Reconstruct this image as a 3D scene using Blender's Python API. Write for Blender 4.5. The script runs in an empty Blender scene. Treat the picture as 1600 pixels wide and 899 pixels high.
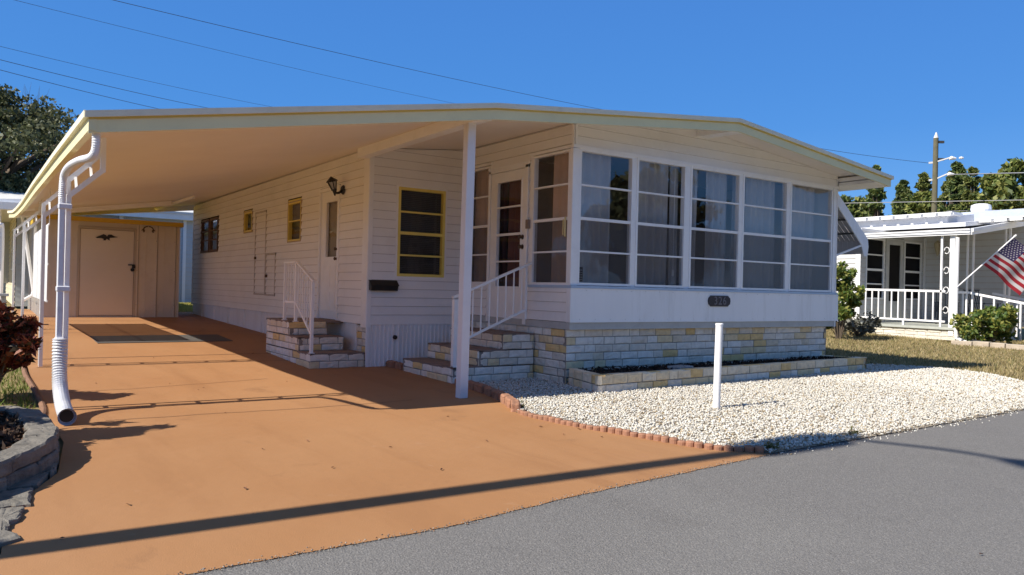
import bpy, bmesh, math, random
import numpy as np
from mathutils import Vector, Matrix, noise
sc = bpy.context.scene
R = math.radians
# ---------------------------------------------------------------- camera
F = 1208.3; YAW, PIT, ROL = R(34.533), R(0.102), R(1.369)
cy, sy, cp, sp = math.cos(YAW), math.sin(YAW), math.cos(PIT), math.sin(PIT)
fw = Vector((sy*cp, cy*cp, sp)); rt = Vector((cy, -sy, 0)); up = rt.cross(fw)
rt2 = math.cos(ROL)*rt + math.sin(ROL)*up; up2 = -math.sin(ROL)*rt + math.cos(ROL)*up
CAM = Vector((0, 0, 1.2))
cam = bpy.data.cameras.new('camera'); co = bpy.data.objects.new('camera', cam); sc.collection.objects.link(co)
cam.sensor_width = 36; cam.lens = F/1600*36; cam.clip_end = 3000; cam.clip_start = .05
m = Matrix((rt2, up2, -fw)).transposed().to_4x4(); m.translation = CAM; co.matrix_world = m
sc.camera = co
def ray(x, y): return rt2*((x-800)/F) - up2*((y-449.5)/F) + fw
def PX(x, y, X): r = ray(x, y); return CAM + r*(X/r.x)
def PY(x, y, Y): r = ray(x, y); return CAM + r*(Y/r.y)
KN = [(-300, 0), (8, 0), (10.2, .045), (14.85, .225), (21, .36), (27, .4), (900, .4)]
def gz(Y): return float(np.interp(Y, [k[0] for k in KN], [k[1] for k in KN]))
def G(x, y, dz=0):
    z = 0; r = ray(x, y)
    for _ in range(30):
        p = CAM + r*((z+dz-1.2)/r.z); z = .5*z + .5*gz(p.y)
    return p
# ---------------------------------------------------------------- world, sun, exposure
w = bpy.data.worlds.new('World'); sc.world = w; w.use_nodes = True
nt = w.node_tree; nt.nodes.clear()
sky = nt.nodes.new('ShaderNodeTexSky'); sky.sky_type = 'NISHITA'; sky.sun_disc = False
EL, AZ = R(41.5), math.atan2(.04, -1.0)      # the sun stands to the left (-X), a touch behind the facade
sky.sun_elevation = EL; sky.sun_rotation = math.pi/2 - AZ
sky.air_density = 1.0; sky.dust_density = 0.0; sky.ozone_density = 3.2; sky.altitude = 0
bg = nt.nodes.new('ShaderNodeBackground'); bg.inputs['Strength'].default_value = .118
wo = nt.nodes.new('ShaderNodeOutputWorld')
hs = nt.nodes.new('ShaderNodeHueSaturation'); hs.inputs['Saturation'].default_value = 1.0
nt.links.new(sky.outputs[0], hs.inputs['Color'])
# a clear dry winter sky: deeper blue than the model's, palest at the horizon and darkest overhead
tcn = nt.nodes.new('ShaderNodeTexCoord'); sx = nt.nodes.new('ShaderNodeSeparateXYZ'); nt.links.new(tcn.outputs['Generated'], sx.inputs[0])
rp = nt.nodes.new('ShaderNodeValToRGB'); nt.links.new(sx.outputs['Z'], rp.inputs[0]); el_ = rp.color_ramp.elements
el_[0].position, el_[0].color = 0.0, (.060, .232, .54, 1); el_[1].position, el_[1].color = 1.0, (.05, .085, .17, 1)
for p_, c_ in ((.20, (.024, .160, .475)), (.40, (.030, .14, .44)), (.62, (.055, .115, .27))): k_ = el_.new(p_); k_.color = (*c_, 1)
sv = nt.nodes.new('ShaderNodeVectorMath'); sv.operation = 'SCALE'; sv.inputs['Scale'].default_value = 1/.118; nt.links.new(rp.outputs[0], sv.inputs[0])
mxs = nt.nodes.new('ShaderNodeMix'); mxs.data_type = 'RGBA'; mxs.inputs[0].default_value = .86
nt.links.new(hs.outputs[0], mxs.inputs[6]); nt.links.new(sv.outputs[0], mxs.inputs[7]); nt.links.new(mxs.outputs[2], bg.inputs[0]); nt.links.new(bg.outputs[0], wo.inputs[0])
sl = bpy.data.lights.new('sun', 'SUN'); sl.energy = 4.5; sl.angle = R(.53); sl.color = (1, .93, .82)
so = bpy.data.objects.new('sun', sl); sc.collection.objects.link(so)
sd = Vector((math.cos(EL)*math.cos(AZ), math.cos(EL)*math.sin(AZ), math.sin(EL)))
so.rotation_euler = sd.to_track_quat('Z', 'Y').to_euler()
sc.view_settings.view_transform = 'Standard'; sc.view_settings.look = 'None'
sc.view_settings.exposure = 0.62; sc.view_settings.gamma = 1; sc.view_settings.use_curve_mapping = False
sc.cycles.max_bounces = 10; sc.cycles.diffuse_bounces = 6; sc.cycles.transparent_max_bounces = 24
sc.cycles.use_denoising = True; sc.cycles.caustics_reflective = False; sc.cycles.caustics_refractive = False

# ---------------------------------------------------------------- materials
MATS = {}
def mat(name, col, rough=.6, var=.08, scale=3.0, bump=0, bscale=60, island=None, metallic=0, trans=0, spec=.5,
        dirt=None, dscale=1.2, damt=.5, col2=None, stretch=None):
    """base colour with soft noise variation; island: list of (pos, colour) picked per loose piece"""
    if name in MATS: return MATS[name]
    M = bpy.data.materials.new(name); M.use_nodes = True; t = M.node_tree; N = t.nodes; L = t.links
    b = N['Principled BSDF']; b.inputs['Roughness'].default_value = rough; b.inputs['Metallic'].default_value = metallic
    b.inputs['Specular IOR Level'].default_value = spec
    geo = N.new('ShaderNodeNewGeometry'); pos = geo.outputs['Position']
    if stretch:
        mp = N.new('ShaderNodeMapping'); mp.inputs['Scale'].default_value = stretch; L.new(pos, mp.inputs['Vector']); pos = mp.outputs[0]
    if island:
        cr = N.new('ShaderNodeValToRGB'); cr.color_ramp.interpolation = 'CONSTANT' if len(island) > 2 else 'LINEAR'
        e = cr.color_ramp.elements
        e[0].position, e[0].color = island[0][0], (*island[0][1], 1); e[1].position, e[1].color = island[1][0], (*island[1][1], 1)
        for p_, c_ in island[2:]:
            k = e.new(p_); k.color = (*c_, 1)
        L.new(geo.outputs['Random Per Island'], cr.inputs[0]); base = cr.outputs[0]
    else:
        rgb = N.new('ShaderNodeRGB'); rgb.outputs[0].default_value = (*col, 1); base = rgb.outputs[0]
    def nz(sc_, det=5, r=.6):
        n = N.new('ShaderNodeTexNoise'); n.inputs['Scale'].default_value = sc_; n.inputs['Detail'].default_value = det
        n.inputs['Roughness'].default_value = r; L.new(pos, n.inputs['Vector']); return n.outputs[0]
    if col2:
        mr = N.new('ShaderNodeMapRange'); mr.inputs[1].default_value = .42; mr.inputs[2].default_value = .6
        L.new(nz(scale*.7), mr.inputs[0])
        mx = N.new('ShaderNodeMix'); mx.data_type = 'RGBA'; L.new(mr.outputs[0], mx.inputs[0]); L.new(base, mx.inputs[6]); mx.inputs[7].default_value = (*col2, 1)
        base = mx.outputs[2]
    if var:
        mr = N.new('ShaderNodeMapRange'); mr.inputs[1].default_value = .3; mr.inputs[2].default_value = .7
        mr.inputs[3].default_value = 1-var; mr.inputs[4].default_value = 1+var; L.new(nz(scale), mr.inputs[0])
        mx = N.new('ShaderNodeVectorMath'); mx.operation = 'SCALE'; L.new(base, mx.inputs[0]); L.new(mr.outputs[0], mx.inputs['Scale'])
        base = mx.outputs[0]
    if dirt:
        mr = N.new('ShaderNodeMapRange'); mr.inputs[1].default_value = .52; mr.inputs[2].default_value = .75; mr.inputs[4].default_value = damt
        L.new(nz(dscale, 8, .7), mr.inputs[0])
        mx = N.new('ShaderNodeMix'); mx.data_type = 'RGBA'; L.new(mr.outputs[0], mx.inputs[0]); L.new(base, mx.inputs[6]); mx.inputs[7].default_value = (*dirt, 1)
        base = mx.outputs[2]
    L.new(base, b.inputs['Base Color'])
    if bump:
        bp = N.new('ShaderNodeBump'); bp.inputs['Strength'].default_value = 1; bp.inputs['Distance'].default_value = bump
        L.new(nz(bscale, 4, .65), bp.inputs['Height']); L.new(bp.outputs[0], b.inputs['Normal'])
    if trans:
        tr = N.new('ShaderNodeBsdfTranslucent'); L.new(base, tr.inputs[0])
        ms = N.new('ShaderNodeMixShader'); ms.inputs[0].default_value = trans
        L.new(b.outputs[0], ms.inputs[1]); L.new(tr.outputs[0], ms.inputs[2]); L.new(ms.outputs[0], N['Material Output'].inputs[0])
    MATS[name] = M; return M
def glass_mat(name, ior, tint=(1, 1, 1)):
    M = bpy.data.materials.new(name); M.use_nodes = True; t = M.node_tree; N = t.nodes; L = t.links; N.remove(N['Principled BSDF'])
    tr = N.new('ShaderNodeBsdfTransparent'); tr.inputs[0].default_value = (*tint, 1)
    gl = N.new('ShaderNodeBsdfGlossy'); gl.inputs['Roughness'].default_value = 0.0
    lw = N.new('ShaderNodeLayerWeight'); lw.inputs['Blend'].default_value = .5
    pw = N.new('ShaderNodeMath'); pw.operation = 'POWER'; pw.inputs[1].default_value = 4.0; L.new(lw.outputs['Facing'], pw.inputs[0])
    fr = N.new('ShaderNodeMapRange'); f0 = ((ior-1)/(ior+1))**2; fr.inputs[3].default_value = f0; fr.inputs[4].default_value = 1; L.new(pw.outputs[0], fr.inputs[0])
    # the panes are slightly wavy
    geo = N.new('ShaderNodeNewGeometry'); n = N.new('ShaderNodeTexNoise'); n.inputs['Scale'].default_value = 2.2; L.new(geo.outputs['Position'], n.inputs['Vector'])
    bp = N.new('ShaderNodeBump'); bp.inputs['Distance'].default_value = .006; L.new(n.outputs[0], bp.inputs['Height']); L.new(bp.outputs[0], gl.inputs['Normal'])
    ms = N.new('ShaderNodeMixShader'); L.new(fr.outputs[0], ms.inputs[0]); L.new(tr.outputs[0], ms.inputs[1]); L.new(gl.outputs[0], ms.inputs[2])
    L.new(ms.outputs[0], N['Material Output'].inputs[0]); return M
def screen_mat():
    M = bpy.data.materials.new('insect screen'); M.use_nodes = True; t = M.node_tree; N = t.nodes; L = t.links; b = N['Principled BSDF']
    b.inputs['Base Color'].default_value = (.12, .11, .11, 1); b.inputs['Roughness'].default_value = .8
    tr = N.new('ShaderNodeBsdfTransparent'); ms = N.new('ShaderNodeMixShader'); ms.inputs[0].default_value = .42
    L.new(tr.outputs[0], ms.inputs[1]); L.new(b.outputs[0], ms.inputs[2]); L.new(ms.outputs[0], N['Material Output'].inputs[0]); return M
WHITE = mat('white siding paint', (.87, .855, .84), .45, .03, 1.5, bump=.0006, bscale=25, dirt=(.5, .47, .43), dscale=1.4, damt=.22)
TRIM = mat('white trim paint', (.88, .875, .87), .4, .03, 4, dirt=(.5, .48, .45), dscale=5, damt=.15)
PANEL = mat('white panel', (.88, .875, .88), .42, .03, 1, bump=.001, bscale=2, dirt=(.52, .49, .44), dscale=1.6, damt=.32, stretch=(4, 4, .5))
LAPSHADE = mat('painted siding lap shade', (.55, .52, .49), .8, .1, 4)  # shade line under each siding lap, painted as a darker strip
CEIL = mat('carport ceiling paint', (.84, .79, .74), .55, .03, 1)
YELL = mat('pale yellow fascia paint', (.80, .74, .43), .5, .05, 2, dirt=(.4, .34, .2), dscale=4, damt=.2)
CREAM = mat('cream roof edge', (.82, .77, .60), .5, .05, 3, dirt=(.45, .4, .3), dscale=4, damt=.3)
OCHRE = mat('ochre drip line', (.60, .46, .10), .5, .05)
YTRIM = mat('yellow window trim', (.82, .66, .16), .45, .05, 4)
ROOFM = mat('white roof membrane', (.72, .72, .7), .6, .05, 1, dirt=(.4, .38, .35), damt=.3)
GLASS = glass_mat('window glass', 1.95)
GLASSD = glass_mat('dark window glass', 1.4)
SCREEN = screen_mat()
CURT = mat('sheer grey curtain', (.52, .50, .50), .9, .06, 6, trans=.25)
CURTB = mat('beige curtain', (.58, .42, .34), .9, .06, 6, trans=.2)
CURTR = mat('dark red curtain', (.12, .055, .05), .9, .06, 6, trans=.1)
BLIND = mat('venetian blind', (.05, .047, .045), .6, .05)
DARK = mat('dark interior', (.02, .018, .018), .9, .1, spec=.1)  # near-black tone stands in for unlit room depth behind openings
BLACK = mat('black metal', (.012, .012, .013), .45, .1)
BRASS = mat('aged bronze', (.10, .065, .04), .4, .1, metallic=.6)
MORTAR = mat('dark mortar', (.27, .24, .21), .95, .15, 20)
BRK = [(0, (.78, .70, .59)), (.22, (.84, .78, .69)), (.40, (.72, .65, .55)), (.56, (.85, .80, .72)), (.68, (.78, .62, .38)), (.81, (.80, .56, .25)), (.90, (.72, .61, .46)), (.95, (.80, .74, .65))]
STONE = mat('split limestone brick', (0, 0, 0), .9, .10, 14, bump=.007, bscale=24, island=BRK, dirt=(.35, .30, .25), dscale=9, damt=.3)
CAPS = mat('tan planter brick', (0, 0, 0), .9, .12, 14, bump=.008, bscale=26, island=[(0, (.78, .64, .43)), (.3, (.84, .73, .55)), (.55, (.76, .54, .25)), (.75, (.82, .68, .48))], dirt=(.2, .17, .13), dscale=9, damt=.35)
TREAD = mat('weathered red step paint', (.22, .165, .135), .85, .2, 8, bump=.002, bscale=60)
DRIVE = mat('terracotta painted concrete', (.565, .290, .125), .72, .06, .9, bump=.0012, bscale=140, dirt=(.44, .215, .095), dscale=1.1, damt=.5)
def worn(name, col, layers, rough=.8, bumps=((140, .0012),), grain=(200, .08)):
    M = bpy.data.materials.new(name); M.use_nodes = True; t = M.node_tree; N = t.nodes; L = t.links; b = N['Principled BSDF']; b.inputs['Roughness'].default_value = rough
    geo = N.new('ShaderNodeNewGeometry'); rgb = N.new('ShaderNodeRGB'); rgb.outputs[0].default_value = (*col, 1); base = rgb.outputs[0]
    for k, (sc3, lo, hi, c, amt, det) in enumerate(layers):
        mp = N.new('ShaderNodeMapping'); mp.inputs['Scale'].default_value = sc3; mp.inputs['Location'].default_value = (k*7.3, k*3.1, 0); L.new(geo.outputs['Position'], mp.inputs[0])
        n = N.new('ShaderNodeTexNoise'); n.inputs['Scale'].default_value = 1; n.inputs['Detail'].default_value = det; n.inputs['Roughness'].default_value = .65; n.inputs['Distortion'].default_value = .4; L.new(mp.outputs[0], n.inputs['Vector'])
        mr = N.new('ShaderNodeMapRange'); mr.inputs[1].default_value = lo; mr.inputs[2].default_value = hi; mr.inputs[4].default_value = amt; L.new(n.outputs[0], mr.inputs[0])
        mx = N.new('ShaderNodeMix'); mx.data_type = 'RGBA'; L.new(mr.outputs[0], mx.inputs[0]); L.new(base, mx.inputs[6]); mx.inputs[7].default_value = (*c, 1); base = mx.outputs[2]
    n = N.new('ShaderNodeTexNoise'); n.inputs['Scale'].default_value = grain[0]; n.inputs['Detail'].default_value = 2; L.new(geo.outputs['Position'], n.inputs['Vector'])
    mr = N.new('ShaderNodeMapRange'); mr.inputs[1].default_value = .3; mr.inputs[2].default_value = .7; mr.inputs[3].default_value = 1-grain[1]; mr.inputs[4].default_value = 1+grain[1]; L.new(n.outputs[0], mr.inputs[0])
    sv_ = N.new('ShaderNodeVectorMath'); sv_.operation = 'SCALE'; L.new(base, sv_.inputs[0]); L.new(mr.outputs[0], sv_.inputs['Scale']); L.new(sv_.outputs[0], b.inputs['Base Color'])
    last = None
    for sc_, d_ in bumps:
        n = N.new('ShaderNodeTexNoise'); n.inputs['Scale'].default_value = sc_; n.inputs['Detail'].default_value = 4; L.new(geo.outputs['Position'], n.inputs['Vector'])
        bp = N.new('ShaderNodeBump'); bp.inputs['Distance'].default_value = d_; L.new(n.outputs[0], bp.inputs['Height'])
        if last is not None: L.new(last, bp.inputs['Normal'])
        last = bp.outputs[0]
    L.new(last, b.inputs['Normal']); MATS[name] = M; return M
DRIVE = worn('worn terracotta concrete', (0.354, 0.172, 0.068), [
    ((.5, .4, 1), .40, .62, (0.390, 0.202, 0.088), .75, 5), ((2.2, .35, 1), .52, .70, (0.290, 0.136, 0.052), .55, 6), ((1.6, 1.3, 1), .60, .74, (0.233, 0.114, 0.048), .65, 9),
    ((5, 4, 1), .64, .76, (0.426, 0.248, 0.139), .65, 8), ((.9, .9, 1), .62, .70, (0.362, 0.177, 0.086), .8, 10), ((14, 11, 1), .69, .78, (0.241, 0.114, 0.055), .5, 4)], .78, ((140, .0016), (9, .003)), (210, .09))
ROADM = worn('worn asphalt', (0.165, 0.158, 0.151), [
    ((.35, .3, 1), .42, .64, (0.194, 0.187, 0.176), .8, 4), ((1.5, 1.1, 1), .54, .72, (0.137, 0.130, 0.123), .5, 7), ((110, 110, 110), .50, .66, (0.296, 0.282, 0.264), .75, 3), ((150, 150, 150), .54, .68, (0.077, 0.074, 0.070), .75, 2)], .9, ((120, .008),), (160, .15))
OLDROADM = mat('grey asphalt', (.29, .275, .26), .9, .32, 110, bump=.008, bscale=120, dirt=(.50, .48, .45), dscale=75, damt=.8)
REDBR = mat('red concrete edging', (.33, .165, .10), .9, .22, 12, bump=.004, bscale=50, dirt=(.2, .13, .09), dscale=7, damt=.5)
GRAVB = mat('gravel bed', (.34, .29, .22), .95, .35, 40, bump=.01, bscale=60)
PEB = mat('white marble chips', (0, 0, 0), .8, .05, 30, island=[(0, (.60, .57, .50)), (.30, (.68, .66, .61)), (.55, (.52, .46, .36)), (.66, (.64, .62, .56)), (.84, (.44, .34, .20)), (.89, (.62, .60, .54)), (.965, (.26, .20, .13))])
LAWN = mat('dry lawn', (.28, .215, .10), .95, .25, 6, bump=.02, bscale=50, col2=(.24, .20, .075))
BLADE = mat('dry grass blades', (0, 0, 0), .9, .15, 3, island=[(0, (.38, .30, .15)), (.35, (.30, .24, .11)), (.65, (.20, .20, .07)), (.8, (.46, .38, .22))], trans=.3)
GREENB = mat('green grass blades', (0, 0, 0), .9, .15, 3, island=[(0, (.13, .2, .035)), (.5, (.22, .26, .06)), (.8, (.35, .3, .13))], trans=.3)
MULCH = mat('dark mulch', (0, 0, 0), .95, .2, 20, island=[(0, (.03, .018, .012)), (.5, (.055, .03, .02)), (.85, (.12, .06, .035))])
SOIL = mat('soil', (.035, .024, .018), .98, .3, 20, bump=.02, bscale=40)
GREY = mat('grey retaining stone', (.36, .35, .34), .95, .2, 7, bump=.012, bscale=30, dirt=(.13, .12, .11), dscale=4, damt=.6)
BARK = mat('bark', (.13, .10, .075), .95, .3, 9, bump=.02, bscale=20)
SHED = mat('beige shed metal', (.66, .60, .52), .5, .05, 1.2, dirt=(.42, .34, .26), dscale=3, damt=.3)
BLUSH = mat('blue grey siding and painted shade', (.50, .53, .55), .6, .05, 2)
CREAMW = mat('cream house paint', (.68, .60, .42), .6, .05, 2)
def leafm(name, a, b, c, tr=.25): return mat(name, (0, 0, 0), .55, .25, .7, island=[(0, a), (.33, b), (.66, c)], trans=tr)
OAKL = leafm('oak leaves', (.045, .06, .025), (.085, .10, .04), (.16, .165, .075))
PINEL = leafm('cedar foliage', (.055, .09, .03), (.10, .145, .04), (.19, .22, .06))
PINEB = leafm('yellow green cedar foliage', (.08, .115, .03), (.15, .19, .045), (.26, .27, .075))
CROT = leafm('croton leaves', (.13, .025, .018), (.26, .075, .03), (.05, .035, .018), .15)
BUSHL = leafm('bright shrub leaves', (.07, .13, .03), (.15, .21, .04), (.32, .32, .07), .35)

# ---------------------------------------------------------------- mesh builder
class MB:
    def __init__(s): s.v, s.f, s.mi, s.clips, s.smooth = [], [], [], [], False
    def face(s, pts, mi=0):
        n = len(s.v); s.v += [tuple(p) for p in pts]; s.f.append(tuple(range(n, n+len(pts)))); s.mi.append(mi)
    def hexa(s, c, mi=0):     # 8 corners: bottom 4 ring, top 4 ring
        n = len(s.v); s.v += [tuple(p) for p in c]
        for q in ((0, 3, 2, 1), (4, 5, 6, 7), (0, 1, 5, 4), (1, 2, 6, 5), (2, 3, 7, 6), (3, 0, 4, 7)):
            s.f.append(tuple(n+i for i in q)); s.mi.append(mi)
    def box(s, a, b, mi=0):
        (x0, y0, z0), (x1, y1, z1) = a, b
        s.hexa([(x0, y0, z0), (x1, y0, z0), (x1, y1, z0), (x0, y1, z0), (x0, y0, z1), (x1, y0, z1), (x1, y1, z1), (x0, y1, z1)], mi)
    def obox(s, c, half, rot, mi=0, taper=1):     # oriented box
        c = Vector(c); q = []
        for z in (-1, 1):
            k = taper if z > 0 else 1
            for x, y in ((-1, -1), (1, -1), (1, 1), (-1, 1)):
                q.append(c + rot @ Vector((x*half[0]*k, y*half[1]*k, z*half[2])))
        s.hexa(q, mi)
    def bar(s, p, q, w, h=None, mi=0, upv=(0, 0, 1)):
        p, q = Vector(p), Vector(q); h = h or w; d = (q-p)
        L = d.length; d.normalize(); u = Vector(upv)
        if abs(d.dot(u)) > .98: u = Vector((0, 1, 0))
        x = d.cross(u).normalized(); y = x.cross(d).normalized()
        c = []
        for e in (p, q):
            for a, b in ((-1, -1), (1, -1), (1, 1), (-1, 1)): c.append(e + x*a*w/2 + y*b*h/2)
        s.hexa(c, mi)
    def tube(s, pts, rad, n=10, mi=0, cap=True):
        pts = [Vector(p) for p in pts]; rr = rad if hasattr(rad, '__len__') else [rad]*len(pts)
        base = len(s.v); u = None
        for i, p in enumerate(pts):
            d = (pts[min(i+1, len(pts)-1)] - pts[max(i-1, 0)]).normalized()
            if u is None:
                u = d.orthogonal().normalized()
            else: u = (u - d*u.dot(d)).normalized()
            v = d.cross(u)
            for k in range(n):
                a = 2*math.pi*k/n; s.v.append(tuple(p + (u*math.cos(a)+v*math.sin(a))*rr[i]))
        for i in range(len(pts)-1):
            for k in range(n):
                a, b = base+i*n+k, base+i*n+(k+1) % n
                s.f.append((a, b, b+n, a+n)); s.mi.append(mi)
        if cap:
            s.f.append(tuple(base+k for k in range(n))[::-1]); s.mi.append(mi)
            e = base+(len(pts)-1)*n; s.f.append(tuple(e+k for k in range(n))); s.mi.append(mi)
    def prism(s, poly, d, mi=0):
        d = Vector(d); a = [Vector(p) for p in poly]; b = [p+d for p in a]; n = len(a)
        s.face(a[::-1], mi); s.face(b, mi)
        for i in range(n): s.face([a[i], a[(i+1) % n], b[(i+1) % n], b[i]], mi)
    def build(s, name, mats, parent=None, loc=None, bevel=0, smooth=False):
        org = Vector(loc) if loc is not None else (Vector(parent['_o']) if parent is not None else Vector((0, 0, 0)))
        me = bpy.data.meshes.new(name)
        me.from_pydata([tuple(Vector(p)-org) for p in s.v], [], s.f)
        for mm in (mats if isinstance(mats, (list, tuple)) else [mats]): me.materials.append(mm)
        me.polygons.foreach_set('material_index', s.mi)
        bm = bmesh.new(); bm.from_mesh(me)
        bmesh.ops.remove_doubles(bm, verts=bm.verts, dist=1e-5) if s.smooth or smooth else None
        for co_, no in s.clips:
            bmesh.ops.bisect_plane(bm, geom=bm.verts[:]+bm.edges[:]+bm.faces[:], plane_co=Vector(co_)-org, plane_no=Vector(no), clear_outer=True)
        bmesh.ops.recalc_face_normals(bm, faces=bm.faces)
        if bevel:
            bmesh.ops.remove_doubles(bm, verts=bm.verts, dist=1e-6)
            bmesh.ops.bevel(bm, geom=[e for e in bm.edges if len(e.link_faces) == 2 and e.calc_face_angle(0) > .5], offset=bevel, segments=1, affect='EDGES', clamp_overlap=True)
        bm.to_mesh(me); bm.free()
        if smooth: me.polygons.foreach_set('use_smooth', [True]*len(me.polygons))
        o = bpy.data.objects.new(name, me); sc.collection.objects.link(o)
        o['_o'] = tuple(org)
        if parent is not None: o.parent = parent
        else: o.location = org
        return o
class FR:        # a wall's frame: u along it, z up, o outwards
    def __init__(s, O, U, N): s.O, s.U, s.N = Vector(O), Vector(U), Vector(N)
    def P(s, u, z, o=0): return s.O + s.U*u + s.N*o + Vector((0, 0, z))
    def box(s, mb, u0, u1, z0, z1, o0, o1, mi=0):
        P = s.P; mb.hexa([P(u0, z0, o0), P(u1, z0, o0), P(u1, z0, o1), P(u0, z0, o1), P(u0, z1, o0), P(u1, z1, o0), P(u1, z1, o1), P(u0, z1, o1)], mi)
def tag(o, label=None, cat=None, group=None, kind=None):
    for k, v in (('label', label), ('category', cat), ('group', group), ('kind', kind)):
        if v: o[k] = v
    return o
def thing(name, label, cat, loc=(0, 0, 0), group=None):
    o = bpy.data.objects.new(name, None); sc.collection.objects.link(o); o.location = loc; o['_o'] = tuple(loc); o.empty_display_size = .2
    return tag(o, label, cat, group)
def copy_tree(o, parent=None):
    c = o.copy(); sc.collection.objects.link(c)
    if parent is not None: c.parent = parent; c.matrix_parent_inverse = o.matrix_parent_inverse
    for ch in list(o.children): copy_tree(ch, c)
    return c
def rough_block(name, mats, parent, c, half, ang, seed, amp=.012, loc=None, cuts=4, freq=9):
    bm = bmesh.new(); bmesh.ops.create_cube(bm, size=2); bmesh.ops.scale(bm, vec=half, verts=bm.verts)
    bmesh.ops.bevel(bm, geom=bm.edges[:], offset=min(half)*.28, segments=1, affect='EDGES', clamp_overlap=True)
    bmesh.ops.subdivide_edges(bm, edges=[e for e in bm.edges if e.calc_length() > min(half)*.7], cuts=cuts, use_grid_fill=True)
    bmesh.ops.triangulate(bm, faces=[f for f in bm.faces if len(f.verts) > 4])
    so_ = Vector((seed*3.7, seed*1.3, seed*7.1)); Rz = Matrix.Rotation(ang, 3, 'Z'); c = Vector(c)
    for v in bm.verts:
        n_ = noise.noise_vector(v.co*freq+so_)*amp + noise.noise_vector(v.co*freq*3.1+so_)*amp*.5
        v.co = v.co+n_
    for v in bm.verts: v.co = Rz @ v.co + c
    org = Vector(loc) if loc is not None else Vector(parent['_o'])
    for v in bm.verts: v.co -= org
    bmesh.ops.recalc_face_normals(bm, faces=bm.faces); me = bpy.data.meshes.new(name); bm.to_mesh(me); bm.free(); me.materials.append(mats)
    o = bpy.data.objects.new(name, me); sc.collection.objects.link(o); o['_o'] = tuple(org)
    if parent is not None: o.parent = parent
    else: o.location = org
    return o
ORD = ['first', 'second', 'third', 'fourth', 'fifth', 'sixth', 'seventh', 'eighth', 'ninth', 'tenth', 'eleventh', 'twelfth', 'thirteenth', 'fourteenth']
def siding(mb, fr, u0, u1, z0, z1, holes=(), h=.125, lap=.020, start=None, gr_=.007):
    z = z0 if start is None else start; P = fr.P
    while z < z1:
        zt = min(z+h, z1); cuts = sorted({z, zt, zt-gr_} | {q for hh in holes for q in (hh[2], hh[3]) if z < q < zt})
        for a, b in zip(cuts, cuts[1:]):
            oa, ob = .004+lap*(1-(a-z)/h), .004+lap*(1-(b-z)/h); mid = (a+b)/2
            iv = [(u0, u1)]
            for hh in holes:
                if hh[2] <= mid <= hh[3]:
                    nv = []
                    for p, q in iv:
                        if hh[1] <= p or hh[0] >= q: nv.append((p, q)); continue
                        if hh[0] > p: nv.append((p, hh[0]))
                        if hh[1] < q: nv.append((hh[1], q))
                    iv = nv
            for p, q in iv:
                mb.face([P(p, a, oa), P(q, a, oa), P(q, b, ob), P(p, b, ob)], 1 if a >= zt-gr_-1e-6 else 0)
                if a == z: mb.face([P(p, a, 0), P(q, a, 0), P(q, a, oa), P(p, a, oa)])
        z = zt
def stone(mb, fr, u0, u1, z0, z1, L=.30, h=.1016, depth=.07, rng=None, first=0, mi=0, mort=1, inset=.012, me_=.004):
    """courses of split-face brick, each brick a loose piece, on a mortar backing"""
    rng = rng or random.Random(3); P = fr.P
    fr.box(mb, u0+me_, u1-me_, z0, z1-.003, -depth, -inset, mort)
    z = z1; row = first
    while z > z0+.01:
        zb = max(z-h, z0); u = u0 - (L*.5 if row % 2 else 0)
        while u < u1-.01:
            l = L*(1 if rng.random() < .8 else .62); a, b = max(u, u0), min(u+l, u1)
            if b-a > .03:
                g = .005; o = rng.uniform(-.004, .006)
                n = max(2, int((b-a)/.06)); top = []; base = len(mb.v)
                # front face broken into a rough grid
                for iz, zz in enumerate((zb+g, zb+g+.012, (z+zb)/2, z-g-.012, z-g)):
                    for k in range(n+1):
                        uu = a+g+(b-a-2*g)*k/n; edge = iz in (0, 4) or k in (0, n)
                        oo = o-.008 if edge else o+rng.uniform(-.004, .007)
                        mb.v.append(tuple(P(uu, zz, oo)))
                for iz in range(4):
                    for k in range(n):
                        q = base+iz*(n+1)+k; mb.f.append((q, q+1, q+n+2, q+n+1)); mb.mi.append(mi)
                # sides back to the mortar
                r = [base+k for k in range(n+1)] + [base+i*(n+1)+n for i in range(1, 5)] + [base+4*(n+1)+k for k in range(n-1, -1, -1)] + [base+i*(n+1) for i in range(3, 0, -1)]
                bb = len(mb.v)
                for q in r: mb.v.append(tuple(Vector(mb.v[q]) - fr.N*.05))
                for i in range(len(r)):
                    j = (i+1) % len(r); mb.f.append((r[i], r[j], bb+j, bb+i)); mb.mi.append(mi)
            u += l
        z = zb; row += 1
def curtain(mb, fr, u0, u1, z0, z1, o, amp=.025, wl=.12, seed=0):
    rng = random.Random(seed); n = max(4, int((u1-u0)/.02)); ph = rng.uniform(0, 6); rows = 6; base = len(mb.v)
    for j in range(rows+1):
        z = z1+(z0-z1)*j/rows
        for k in range(n+1):
            u = u0+(u1-u0)*k/n
            a = amp*(.5+.5*j/rows)*(math.sin(2*math.pi*u/wl+ph+.5*math.sin(u*9+j*.3)) + .5*math.sin(u*31+ph*2))
            mb.v.append(tuple(fr.P(u, z, -o+a)))
    for j in range(rows):
        for k in range(n):
            q = base+j*(n+1)+k; mb.f.append((q, q+1, q+n+2, q+n+1)); mb.mi.append(0)
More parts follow.
